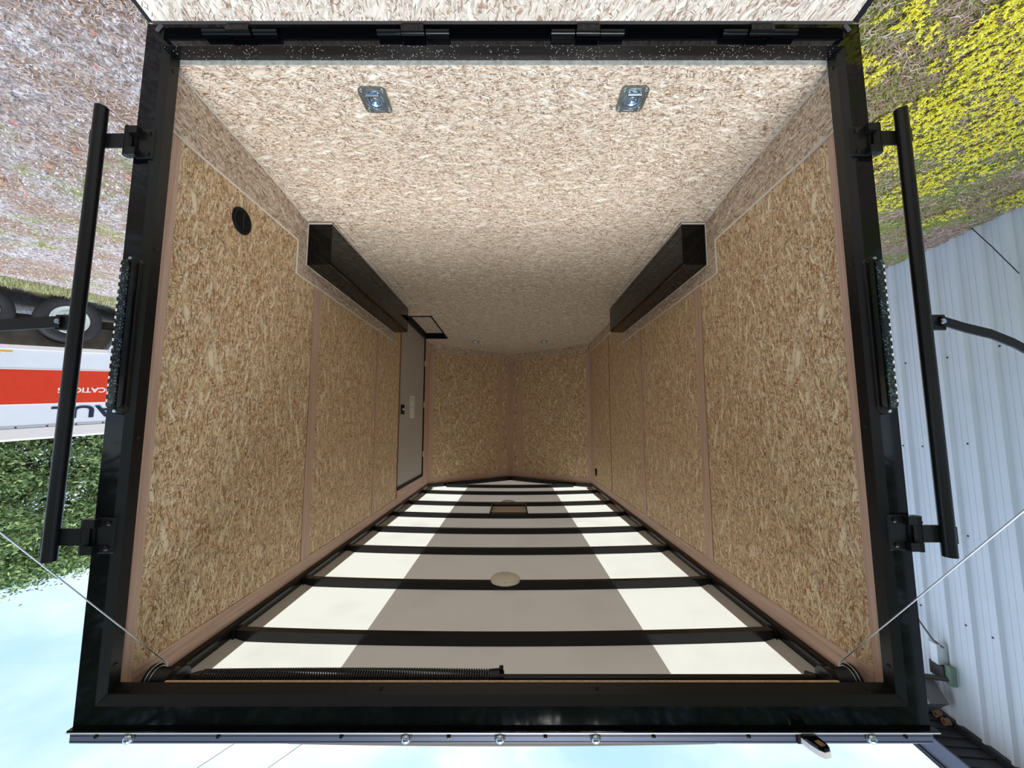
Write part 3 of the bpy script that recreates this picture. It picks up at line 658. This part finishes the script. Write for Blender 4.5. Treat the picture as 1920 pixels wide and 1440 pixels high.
for sgn, side in ((1, 'left'), (-1, 'right')):
    t = thing('cable_drum', (sgn*1.17, .17, 2.212), 'grooved black cable drum in the ceiling corner, %s side of the photo' % side, 'cable drum')
    prof = [(0, .014), (0, .040), (.004, .044), (.008, .038), (.03, .036)]
    for i in range(11): prof += [(.032+i*.005, .0375), (.0345+i*.005, .0355)]
    prof += [(.088, .044), (.092, .047), (.096, .049), (.102, .049), (.104, .014)]
    MB().lathe(prof, (sgn*1.112, .17, 2.203), (sgn, 0, 0), 44).build('spool', 'satin_black', t, smooth=True)
    for q, r_ in ((.083, .0405), (.091, .0485)):
        x = sgn*(1.112+q); MB().tube([(x, .17+r_*cos(a), 2.203+r_*sin(a)) for a in [2*pi*i/40 for i in range(41)]], .0014, 6, False).build('cable_wrap', 'cable', t, smooth=True)
    t2 = thing('bearing_bracket', (sgn*1.09, .15, 2.2), 'black bearing bracket plate beside the cable drum, %s side of the photo' % side, 'bracket')
    MB().prism([(.0745, 2.15), (.12, 2.165), (.225, 2.205), (.24, 2.272), (.0745, 2.272)], 'X', *sorted((sgn*1.086, sgn*1.090))).build('plate', 'matte_black', t2)
    MB().tube([(sgn*1.083, .09, 2.165), (sgn*1.083, .235, 2.235)], .004, 6).build('brace', 'matte_black', t2)
    cb = MB().tube([(sgn*1.195, .205, 2.170), (sgn*1.225, -.55, 1.285), (sgn*1.228, -1.95, -.40)], .0021, 8)
    o = cb.build('lift_cable', 'cable', smooth=True); tag(o, 'thin steel lift cable running from the drum to the ramp, %s side of the photo' % side, 'cable')

# ================================================================ BAR LOCKS
def bar_lock(sgn, side, z0, z1, zb, zt, curved):
    X = 1.392 if sgn > 0 else 1.380
    t = thing('bar_lock', (sgn*X, -.03, z0), 'long black door bar lock swung open on its brackets, %s side of the photo' % side, 'bar lock')
    MB().tube([(sgn*X, -.03, z0), (sgn*X, -.03, z1)], .019, 22).build('bar', 'satin_black', t, smooth=True)
    for zc in (zb, zt):
        # hinge plate on the frame with two knuckles, strap to the bar
        pl = MB().box(*sorted((sgn*1.222, sgn*1.282)), -.006, -.0005, zc-.055, zc+.055).build('hinge_plate', 'satin_black', t, bevel=.004)
        for zz in (zc-.038, zc+.038):
            MB().lathe([(0, .0085), (.004, .008), (.007, .004), (.0072, 0)], (sgn*1.243, -.006, zz), (0, -1, 0), 14).build('bolt', 'chrome' if 0 else 'satin_black', pl, smooth=True)
        m_ = MB()
        for a, b in ((zc-.054, zc-.026), (zc+.026, zc+.054)):
            m_.tube([(sgn*1.302, -.016, a), (sgn*1.302, -.016, b)], .0125, 8); m_.box(*sorted((sgn*1.268, sgn*1.302)), -.026, -.004, a+.001, b-.001)
        m_.tube([(sgn*1.302, -.016, zc-.025), (sgn*1.302, -.016, zc+.025)], .0118, 8)
        m_.box(*sorted((sgn*1.279, sgn*1.300)), -.010, -.003, zc-.027, zc+.027)
        m_.build('knuckle', 'satin_black', t)
        MB().box(*sorted((sgn*1.305, sgn*(X-.012))), -.022, -.017, zc-.026, zc+.026).build('strap', 'satin_black', t)
        MB().box(*sorted((sgn*(X+.014), sgn*(X+.022))), -.04, -.022, zc-.026, zc+.026).build('cam', 'satin_black', t, bevel=.002)
    zc = 1.0
    MB().box(*sorted((sgn*(X+.015), sgn*(X+.066))), -.036, -.028, zc-.034, zc+.018).build('handle_bracket', 'satin_black', t, bevel=.003)
    if curved: cl = [(X+.045, zc-.012), (X+.12, zc+.012), (X+.20, zc+.032), (X+.27, zc+.062), (X+.36, zc+.115), (X+.45, zc+.18)]
    else: cl = [(X+.04, zc-.008), (X+.15, zc-.002), (X+.30, zc+.008), (X+.45, zc+.012), (X+.52, zc+.012)]
    m_ = MB(); hw = .015 if curved else .019
    for (a, za), (b, zb_) in zip(cl, cl[1:]):
        m_.add([(sgn*a, -.037, za-hw), (sgn*a, -.037, za+hw), (sgn*a, -.044, za+hw), (sgn*a, -.044, za-hw), (sgn*b, -.037, zb_-hw), (sgn*b, -.037, zb_+hw), (sgn*b, -.044, zb_+hw), (sgn*b, -.044, zb_-hw)],
               [(0, 1, 5, 4), (1, 2, 6, 5), (2, 3, 7, 6), (3, 0, 4, 7), (0, 3, 2, 1), (4, 5, 6, 7)])
    m_.build('handle', 'satin_black', t)
    MB().lathe([(0, .009), (.004, .008), (.0045, 0)], (sgn*(X+.046), -.044, zc-.009), (0, -1, 0), 14).build('pivot', 'chrome', t, smooth=True)
bar_lock(1, 'left', .228, 1.742, .345, 1.672, False)
bar_lock(-1, 'right', .238, 1.728, .335, 1.662, True)

# ================================================================ LED STRIP LIGHTS on the posts
def led(sgn, side):
    t = thing('strip_tail_light', (sgn*1.246, -.004, .755), 'long smoked strip tail light on the door frame post, %s side of the photo' % side, 'tail light')
    X = 1.246; z0, z1 = .755, 1.292
    def bar(x0, x1, za, zb, y0, y1, name, mat, nn=6):
        hw = (x1-x0)/2; cx = (x0+x1)/2
        out = [(sgn*(cx+hw*cos(a)), za+hw-hw*sin(a)) for a in [pi*i/nn for i in range(nn+1)]]+[(sgn*(cx-hw*cos(a)), zb-hw+hw*sin(a)) for a in [pi*i/nn for i in range(nn+1)]]
        MB().prism(out, 'Y', y0, y1).build(name, mat, t, bevel=.004)
    bar(X-.027, X+.027, z0, z1, -.016, -.0005, 'base', 'satin_black')
    bar(X-.002, X+.026, z0+.02, z1-.02, -.030, -.016, 'outer_lens', 'lens_smoke')
    bar(X-.025, X-.004, z0+.02, z1-.02, -.026, -.016, 'inner_lens', 'gloss_black')
    n = 19
    for i in range(n):
        z = z0+.045+(z1-z0-.09)*i/(n-1)
        MB().box(*sorted((sgn*(X+.018), sgn*(X+.0225))), -.0315, -.0295, z-.0045, z+.0045).build('led', 'dome_white', t)
    for z in (z0+.012, z1-.012): MB().lathe([(0, .006), (.003, .005), (.0032, 0)], (sgn*(X+.006), -.016, z), (0, -1, 0), 12).build('screw', 'chrome', t, smooth=True)
led(1, 'left'); led(-1, 'right')

# ================================================================ GROUND
GZ = -.6
def gz(x, y): return GZ+.018*noise.noise(Vector((x*1.3, y*1.3, 0)))
V = []; F = []; nx, ny = 90, 90
xs = [-40+80*i/nx for i in range(nx+1)]; xs = [(-1 if i < nx/2 else 1)*40*abs(2*i/nx-1)**2.2 for i in range(nx+1)]; ys = [1+(-1 if i < ny/2 else 1)*40*abs(2*i/ny-1)**2.0 for i in range(ny+1)]
for y in ys:
    for x in xs: V.append((x, y, gz(x, y)))
for j in range(ny):
    for i in range(nx): q = j*(nx+1)+i; F.append((q, q+1, q+nx+2, q+nx+1))
g = fast_mesh('ground', V, F, 'ground'); g['kind'] = 'structure'

def pnoise(x, y, s, o=0): return noise.fractal(Vector((x*s+o, y*s-o, o)), 1, 2, 4)*.5+.5
BX0, BY0 = Vector((-4.699, 3.407)), Vector((.0989, -.9951))    # building wall base point and its direction
def wall_x(y): return -4.699-.0994*(y-3.407)
def tri_stuff(name, n, region, mat, label, cat, size, kind='blade', accept=None, flat=False):
    V = []; F = []; cnt = 0; tries = 0
    while cnt < n and tries < n*12:
        tries += 1; x = random.uniform(region[0], region[1]); y = random.uniform(region[2], region[3])
        if abs(x) < 1.34 and y > -.02: continue
        if x < 0 and x < wall_x(y)+.03: continue
        if accept and not accept(x, y): continue
        cnt += 1; z = gz(x, y); a = random.uniform(0, 2*pi); dx, dy = cos(a), sin(a); L_ = size[0]*random.uniform(.5, 1.3); w = size[1]*random.uniform(.7, 1.3)
        b = len(V)
        if kind == 'needle':
            h = random.uniform(.002, .02); cdx = random.uniform(-.3, .3)*L_
            V += [(x-dy*w, y+dx*w, z+h), (x+dy*w, y-dx*w, z+h), (x+dx*L_/2-dy*cdx+dy*w, y+dy*L_/2+dx*cdx-dx*w, z+h+random.uniform(0, .01)), (x+dx*L_/2-dy*cdx-dy*w, y+dy*L_/2+dx*cdx+dx*w, z+h+.004), (x+dx*L_, y+dy*L_, z+random.uniform(.0, .014))]
            F += [(b, b+1, b+2, b+3), (b+3, b+2, b+4)]
        elif kind == 'blade':
            lean = random.uniform(.1, .8)*L_; z -= .004
            V += [(x-dy*w, y+dx*w, z), (x+dy*w, y-dx*w, z), (x+dx*lean*.4+dy*w*.7, y+dy*lean*.4-dx*w*.7, z+L_*.6), (x+dx*lean*.4-dy*w*.7, y+dy*lean*.4+dx*w*.7, z+L_*.6), (x+dx*lean, y+dy*lean, z+L_*random.uniform(.75, 1))]
            F += [(b, b+1, b+2, b+3), (b+3, b+2, b+4)]
        elif kind == 'pebble':
            h = w*.8
            V += [(x+L_*cos(a+q*pi/2+random.uniform(-.4, .4)), y+L_*sin(a+q*pi/2), z-.003) for q in range(4)]+[(x+L_*.5*cos(a+q*pi/2), y+L_*.5*sin(a+q*pi/2), z+h) for q in range(4)]
            F += [(b+q, b+(q+1) % 4, b+4+(q+1) % 4, b+4+q) for q in range(4)]+[(b+4, b+5, b+6, b+7)]
        elif kind == 'star':
            zc = z+random.uniform(.012, .045)
            for q in range(5):
                aa = a+q*2*pi/5; c2, s2 = cos(aa), sin(aa); rr = L_*random.uniform(.8, 1.1); t_ = random.uniform(-.002, .008)
                V += [(x, y, zc), (x+c2*rr*.5-s2*rr*.26, y+s2*rr*.5+c2*rr*.26, zc+t_), (x+c2*rr, y+s2*rr, zc+t_*1.6), (x+c2*rr*.5+s2*rr*.26, y+s2*rr*.5-c2*rr*.26, zc+t_)]
                F.append((b, b+1, b+2, b+3)); b += 4
    o = fast_mesh(name, V, F, mat); tag(o, label, cat, kind='stuff'); return o

RG = (1.34, 6.6, -.6, 6.5); LG = (-4.7, -1.34, -.6, 7.0)
near = lambda x, y: random.random() < min(1, 3.2/((x+.03)**2+(y+1.27)**2)**.5/1.5)**1.4
tri_stuff('gravel', 26000, RG, 'gravel_bits', 'pale purple-grey gravel on the ground, left side of the photo', 'gravel', (.010, .010), 'pebble', near)
tri_stuff('fallen_needles', 30000, RG, 'needles', 'brown and pale fallen pine needles on the gravel, left side of the photo', 'pine needles', (.065, .0012), 'needle', lambda x, y: near(x, y) and pnoise(x, y, .9, 3) > random.uniform(.25, .6))
tri_stuff('fallen_litter', 26000, LG, 'needles', 'brown twigs and needles on the ground beside the metal building', 'plant litter', (.07, .0013), 'needle', lambda x, y: near(x, y) and pnoise(x, y, 1.1, 9) < random.uniform(.3, .75))
ymask = lambda x, y: pnoise(x, y, 1.7, 21)+.10*(1-abs(x+2.6)/2)-.42*max(0, (y-1.5)/1.6)+.34*(pnoise(x, y, 6.5, 33)-.5)
tri_stuff('yellow_stonecrop', 17000, LG, 'yellow', 'bright yellow flowering stonecrop mat on the ground, right side of the photo', 'stonecrop', (.015, .01), 'star', lambda x, y: near(x, y) and ymask(x, y) > .525+random.uniform(-.07, .09))
tri_stuff('green_moss', 60000, LG, 'moss', 'green moss and short stems between the yellow flowers', 'moss', (.024, .0034), 'blade', lambda x, y: near(x, y) and ymask(x, y) > .22+random.uniform(-.08, .10))
tri_stuff('moss_tufts', 9000, RG, 'grass', 'small green moss tufts scattered on the gravel, left side of the photo', 'moss', (.024, .0018), 'blade', lambda x, y: pnoise(x, y, 1.3, 41) > .60+random.uniform(-.03, .03))
tri_stuff('fallen_leaves', 40, (1.4, 4.5, 0, 3), 'red_leaf', 'reddish fallen leaves scattered on the gravel', 'fallen leaves', (.03, .005), 'star', lambda x, y: pnoise(x, y, 1.1, 61) > .5)

# ================================================================ CARGO TRAILER PARKED BESIDE
WC = Vector((6.69, 4.50, -.25)); TD = Vector((-.5, .86, 0)).normalized(); TN = Vector((TD.y, -TD.x, 0))    # TD runs away from the viewer, TN points off to the far side
if TN.dot(Vector((-1, -1, 0))) > 0: TN = -TN
def T(s_, t_, z): p = Vector((WC.x, WC.y, 0))+TD*s_+TN*t_; return (p.x, p.y, z)
ct = thing('cargo_trailer', (WC.x, WC.y, GZ), 'white cargo trailer with an orange band and dark lettering, at the photo left edge', 'trailer')
def tbox(mb, s0, s1, t0, t1, z0, z1, za=None):
    """box in trailer coordinates; za(s) adds a height offset"""
    za = za or (lambda s_: 0)
    vs = [T(s_, t_, z+za(s_)) for z in (z0, z1) for t_ in (t0, t1) for s_ in (s0, s1)]
    mb.add(vs, [(0, 2, 3, 1), (4, 5, 7, 6), (0, 1, 5, 4), (2, 6, 7, 3), (0, 4, 6, 2), (1, 3, 7, 5)])
tilt = lambda s_: -.085*s_
S0, S1 = -2.2, 1.9
m_ = MB(); tbox(m_, S0, S1, -.02, 1.5, .215, 1.36, tilt); tbox(m_, .62, S1, -.02, 1.5, -.24, .2155, tilt); tbox(m_, S0, -1.35, -.02, 1.5, -.24, .2155, tilt)
# sloped end of the wheel opening
vs = [T(s_, t_, z+tilt(s_)) for t_ in (-.02, 1.5) for (s_, z) in ((.42, .2155), (.62, .2155), (.62, -.24))]
m_.add(vs, [(0, 1, 2), (3, 5, 4), (0, 3, 4, 1), (1, 4, 5, 2), (0, 2, 5, 3)])
m_.build('body', 'white_paint', ct)
m_ = MB(); tbox(m_, -1.34, .61, .32, 1.49, -.20, .214, tilt); m_.build('wheel_housing', 'undercarriage', ct)
m_ = MB(); tbox(m_, S0, S1, .15, 1.45, -.30, -.205, tilt); m_.build('chassis', 'underfloor', ct)
m_ = MB(); tbox(m_, -1.35, .44, -.034, -.021, .18, .235, tilt); m_.build('wheel_opening_lip', 'alu_trim', ct)
m_ = MB(); tbox(m_, S0, S1, -.024, -.0205, .525, 1.015, tilt); m_.build('orange_band', 'orange_band', ct)
m_ = MB(); tbox(m_, S0, S1, -.0245, -.0205, .513, .5245, tilt); tbox(m_, S0, S1, -.0245, -.0205, 1.0155, 1.024, tilt); m_.build('band_border', 'white_line', ct)
m_ = MB(); tbox(m_, S0-.02, S1, -.034, 1.51, 1.36, 1.50, tilt); m_.build('roof_rail', 'alu_trim', ct)
m_ = MB(); tbox(m_, S0-.02, S1, -.026, -.0205, 1.325, 1.3595, tilt); m_.build('rail_flange', 'pale_label', ct)
m_ = MB(); tbox(m_, S0-.02, S1, .05, 1.42, 1.50, 1.53, tilt); m_.build('roof', 'alu_trim', ct)
for i in range(14):
    s_ = S0+.1+i*.285; p = T(s_, -.026, 1.342+tilt(s_)); MB().lathe([(0, .012), (.006, .009), (.0065, 0)], p, tuple(-TN), 8).build('rivet', 'dark_screw', ct)
m_ = MB(); tbox(m_, -.74, -.50, -.0225, -.0205, .262, .285, tilt); m_.build('warning_label', 'yellow_label', ct)
m_ = MB(); tbox(m_, -1.02, -.80, -.0225, -.0205, .265, .295, tilt); tbox(m_, -1.0, -.60, -.0225, -.0205, .305, .315, tilt); m_.build('small_print', 'pale_label', ct)
def wheel(sc, zc):
    o = T(sc, -.01, zc); ax = tuple(TN)
    tr = MB().lathe([(.02, .20), (.0, .235), (-.012, .30), (.005, .335), (.03, .352), (.17, .352), (.195, .335), (.21, .30), (.20, .20)], o, ax, 48).build('tyre', 'rubber', ct, smooth=True)
    rm = MB().lathe([(.012, .208), (.0, .212), (-.004, .196), (.022, .186), (.03, .165), (.010, .150), (.002, .12), (.012, .08), (-.012, .06), (-.03, .055), (-.034, 0)], o, ax, 40).build('rim', 'wheel_white', tr, smooth=True)
    for q in range(5):
        a = 2*pi*q/5; up = Vector((0, 0, 1)); p = Vector(o)+TD*cos(a)*.09+up*sin(a)*.09
        MB().lathe([(-.008, .011), (.012, .011), (.014, 0)], tuple(p), tuple(-TN), 6).build('lug_nut', 'bronze', rm)
wheel(0, -.25); wheel(-.86, -.22)
def letters(txt, s_start, s_end, z0, h, mat, name):
    cu = bpy.data.curves.new(name, 'FONT'); cu.body = txt; cu.size = 1; cu.extrude = .004; cu.offset = .022
    ob = bpy.data.objects.new(name, cu); COL.objects.link(ob); bpy.context.view_layer.update()
    me = bpy.data.meshes.new_from_object(ob.evaluated_get(bpy.context.evaluated_depsgraph_get())); bpy.data.objects.remove(ob)
    xs_ = [v.co.x for v in me.vertices]; ys_ = [v.co.y for v in me.vertices]; x0, x1, y0, y1 = min(xs_), max(xs_), min(ys_), max(ys_)
    off = Vector(ct.location)
    for v in me.vertices:
        u = (v.co.x-x0)/(x1-x0); w = (v.co.y-y0)/(y1-y0); s_ = s_start+(s_end-s_start)*u
        v.co = Vector(T(s_, -.0262-v.co.z*.2, z0+h*w+tilt(s_)))-off
    me.materials.append(M[mat]); o = bpy.data.objects.new(name, me); COL.objects.link(o); o.parent = ct; return o
# upright, seen from the doorway, the text runs towards the viewer
letters('U-HAUL', 1.26, -.085, 1.065, .185, 'navy', 'lettering')
letters('LOCATIONS', .61, -.045, .785, .078, 'white_line', 'lettering')
letters('H', -.92, -.99, .33, .07, 'navy', 'lettering')
def along_trailer(x, y):
    q = Vector((x, y, 0))-Vector((WC.x, WC.y, 0)); return -.55 < q.dot(TN) < -.06 and -2.5 < q.dot(TD) < 2.2
tri_stuff('grass_verge', 12000, (4.9, 8.3, 2.2, 6.6), 'grass', 'strip of green grass along the base of the parked white trailer', 'grass', (.060, .003), 'blade', along_trailer)

# ================================================================ METAL BUILDING
BD = Vector((.0989, -.9951, 0)); BN = Vector((.9951, .0989, 0))     # along the wall towards the viewer, out of the wall
B0 = Vector((-4.699, 3.407, 0))
def B(s_, t_, z): p = B0+BD*s_+BN*t_; return (p.x, p.y, z)
bt = thing('metal_building', (B0.x, B0.y, GZ), 'pale blue-white ribbed metal building on the right side of the photo', 'building')
m_ = MB(); pro = []; s_ = -.9
while s_ < 6.2:
    pro += [(s_, .0), (s_+.014, .034), (s_+.040, .034), (s_+.054, 0), (s_+.118, 0), (s_+.121, -.004), (s_+.126, -.004), (s_+.129, 0), (s_+.178, 0), (s_+.181, -.004), (s_+.186, -.004), (s_+.189, 0)]
    s_ += .243
za, zb = GZ-.02, 4.46; n = len(pro)
m_.add([B(a, b, za) for a, b in pro]+[B(a, b, zb) for a, b in pro], [(i, i+1, n+i+1, n+i) for i in range(n-1)])
m_.add([B(-.9, -.006, za), B(-.9, -3, za), B(-.9, -3, zb), B(-.9, -.006, zb)], [(0, 1, 2, 3)])
m_.build('ribbed_siding', 'siding', bt)
m_ = MB()
def bbox(mb, s0, s1, t0, t1, z0, z1):
    vs = [B(a, b, z) for z in (z0, z1) for b in (t0, t1) for a in (s0, s1)]
    mb.add(vs, [(0, 2, 3, 1), (4, 5, 7, 6), (0, 1, 5, 4), (2, 6, 7, 3), (0, 4, 6, 2), (1, 3, 7, 5)])
bbox(m_, -1.0, 6.2, -.01, .40, 4.465, 4.475)
q = -1.0
while q < 6.1: bbox(m_, q, q+.02, .0, .40, 4.452, 4.465); q += .12
m_.build('soffit', 'soffit', bt)
m_ = MB(); bbox(m_, -1.0, 6.2, .0, .045, 4.405, 4.465); m_.build('frieze_trim', 'soffit', bt)
m_ = MB(); bbox(m_, -1.02, 6.2, .40, .42, 4.44, 4.64); m_.build('fascia', 'fascia', bt)
m_ = MB(); bbox(m_, -1.04, 6.2, .42, .44, 4.62, 4.66); m_.build('drip_edge', 'soffit', bt)
m_ = MB(); vs = [B(-1.04, .44, 4.66), B(6.2, .44, 4.66), B(6.2, -3, 5.6), B(-1.04, -3, 5.6), B(-1.04, .44, 4.63), B(6.2, .44, 4.63), B(6.2, -3, 5.57), B(-1.04, -3, 5.57)]
m_.add(vs, [(0, 1, 2, 3), (7, 6, 5, 4), (0, 4, 5, 1), (2, 6, 7, 3)]); m_.build('roof', 'fascia', bt)
sr = MB().lathe([(0, .010), (.005, .008), (.0055, 0)], B(0, 0, 0), tuple(BN), 8).build('screw', 'dark_screw', bt)
sr.location = (0, 0, 0); base_s = sr.data
first = True
for zz, a0 in ((.62, 0), (1.55, .1), (2.45, 0), (3.35, .12)):
    q = -.1+a0
    while q < 2.6:
        o = sr if first else sr.copy()
        if not first: COL.objects.link(o)
        first = False
        dz = zz+random.uniform(-.03, .03); p = B0+BD*q+BN*.001-B0; o.location = (p.x, p.y, dz+.0); q += .243+random.choice([0, 0, .243])
# flood light with its conduit on the wall
fx = thing('flood_light', B(.12+.05, .1, 4.0), 'grey flood light and junction box with loose wires under the eave of the metal building', 'flood light')
m_ = MB(); bbox(m_, .10+.12, .18+.12, .024, .12, 3.66, 3.86); m_.build('junction_box', 'bright_metal', fx)
m_ = MB(); bbox(m_, .20+.12, .26+.12, .024, .08, 3.84, 4.03); m_.build('wall_plate', 'green_grey', fx)
m_ = MB(); bbox(m_, .05+.12, .20+.12, .04, .10, 3.87, 4.0); m_.build('sensor', 'bronze', fx)
MB().tube([B(.12+.22, .06, 3.98), B(.12+.1, .22, 4.02), B(.12-.02, .26, 3.96), B(.12-.12, .2, 3.94)], .025, 8).build('arm', 'bronze', fx, smooth=True)
MB().obox(B(.21, .22, 4.20), BD*.7+Vector((0, 0, 1))*.7, BN, Vector((0, 0, 1))*.7-BD*.7, .12, .09, .13).build('lamp_body', 'lamp_grey', fx)
MB().obox(B(.11, .22, 4.065), BD*.7+Vector((0, 0, 1))*.7, BN, Vector((0, 0, 1))*.7-BD*.7, .13, .085, .02).build('lamp_glass', 'pale_glass', fx)
MB().tube([B(.12+.20, .07, 3.68), B(.12+.12, .10, 3.64), B(.12, .12, 3.5), B(.12-.1, .08, 3.4), B(.12-.2, .05, 3.38)], .009, 6).build('wire', 'lamp_grey', fx, smooth=True)
MB().tube([B(.12-.2, .05, 3.4), B(.12-.1, .12, 3.6), B(.12-.02, .16, 3.8), B(.12-.04, .2, 3.95), B(.12-.1, .2, 4.05)], .012, 6).build('wire', 'bronze', fx, smooth=True)
for i, (a, z) in enumerate(((.10, 4.40), (.19, 4.41), (.28, 4.43))):
    o = MB().lathe([(0, .034), (.05, .034), (.05, .022), (.02, .018), (.02, 0)], B(a, .06, z), tuple(BN), 14).build('timber_end', 'roll_end', smooth=True)
    tag(o, 'small round brown roll end under the eave, %s' % ('nearest the door frame', 'middle of the three', 'nearest the ribbed wall')[i], 'roll end', 'small brown roll ends under the eave')
# bare twig leaning on the wall
o = MB().tube([B(1.05, .05, GZ), B(1.2, .06, -.35), B(1.38, .05, 0)], .004, 5).build('twig', 'wire'); tag(o, 'thin bare twig leaning on the foot of the metal building', 'twig')

# ================================================================ TREES
def tree(name, base, H, R, label, seed, dens=1.0, zlow=.2):
    rnd = random.Random(seed); bx, by = base; t = thing(name, (bx, by, GZ), label, 'tree')
    tr = MB().tube([(bx, by, GZ-.05), (bx+.05, by, GZ+H*.4), (bx, by+.05, GZ+H*.9)], [.20, .13, .03], 10)
    V = []; F = []; ncl = int(300*dens)
    for i in range(ncl):
        a = rnd.uniform(0, 2*pi); zt = rnd.uniform(zlow, 1.0); rr = R*math.sqrt(max(.03, 1-((zt-.45)/.56)**2)); f = rnd.uniform(.45, 1.0); rad = rr*f
        cx, cy, cz = bx+cos(a)*rad, by+sin(a)*rad, GZ+H*zt+rnd.uniform(-.2, .2)
        if i % 6 == 0: tr.tube([(bx, by, cz-rad*.35), (cx, cy, cz)], [.035, .01], 5)
        sc = rnd.uniform(.26, .5)*R/2.4; out = Vector((cos(a), sin(a), .35)).normalized(); side = out.cross(Vector((0, 0, 1))).normalized(); upv = side.cross(out)
        for j in range(190):
            u = rnd.gauss(0, .55); v = rnd.gauss(0, .7); w = rnd.gauss(0, .28)+.35*(1-v*v*.5)
            p = Vector((cx, cy, cz))+(out*u+side*v+upv*w)*sc; s_ = rnd.uniform(.019, .040)*R/2.4
            d1 = Vector((rnd.gauss(0, 1), rnd.gauss(0, 1), rnd.gauss(.3, .6))).normalized(); d2 = d1.cross(Vector((rnd.gauss(0, 1), rnd.gauss(0, 1), rnd.gauss(0, 1)))).normalized()
            b = len(V); V += [tuple(p-d1*s_*1.6), tuple(p+d2*s_*.7), tuple(p+d1*s_*1.8), tuple(p-d2*s_*.7)]; F.append((b, b+1, b+2, b+3))
    tr.build('trunk', 'bark', t, smooth=True)
    o = fast_mesh('foliage', [(a-bx, b-by, c_-GZ) for a, b, c_ in V], F, 'leaves'); o.parent = t
    return t
tree('evergreen_tree', (11.4, 8.6), 5.45, 2.3, 'green evergreen tree behind the roof of the parked white trailer', 3, 1.5)
T2 = tree('evergreen_tree', (17.6, 7.4), 6.6, 2.9, 'dark evergreen tree at the far left edge of the photo, partly behind the nearer tree', 5, .8)
# the tree line behind the viewer, seen only as reflections in the black frame
for i, (x, y, sc) in enumerate(((-13, -15, 1.35), (-6.5, -17, 1.6), (.5, -16, 1.3), (7, -17.5, 1.65), (13.5, -15, 1.4), (20, -12, 1.5))):
    o = copy_tree(T2); o.location = (x, y, GZ); o.scale = (sc*1.25, sc*1.25, sc*1.9); o.rotation_euler = (0, 0, i*1.3)
    tag(o, 'evergreen tree behind the viewer, seen only mirrored in the black frame', 'tree', 'trees mirrored in the black frame')

# ================================================================ OVERHEAD WIRES
for (p0, p1, lab) in (((33.6, 25, 12.2), (27, 25, 10.2), 'thin overhead wire crossing the sky beyond the tree'),
                      ((21.5, 25, 23.8), (13.6, 25, 18.9), 'thin overhead wire under the roof edge rail, left of the other one in the photo'),
                      ((17.0, 25, 23.8), (9.4, 25, 18.8), 'thin overhead wire under the roof edge rail, right of the other one in the photo')):
    a, b = Vector(p0), Vector(p1); o = MB().tube([tuple(a), tuple((a+b)/2-Vector((0, 0, .06))), tuple(b)], .018, 5).build('overhead_wire', 'wire'); tag(o, lab, 'wire')
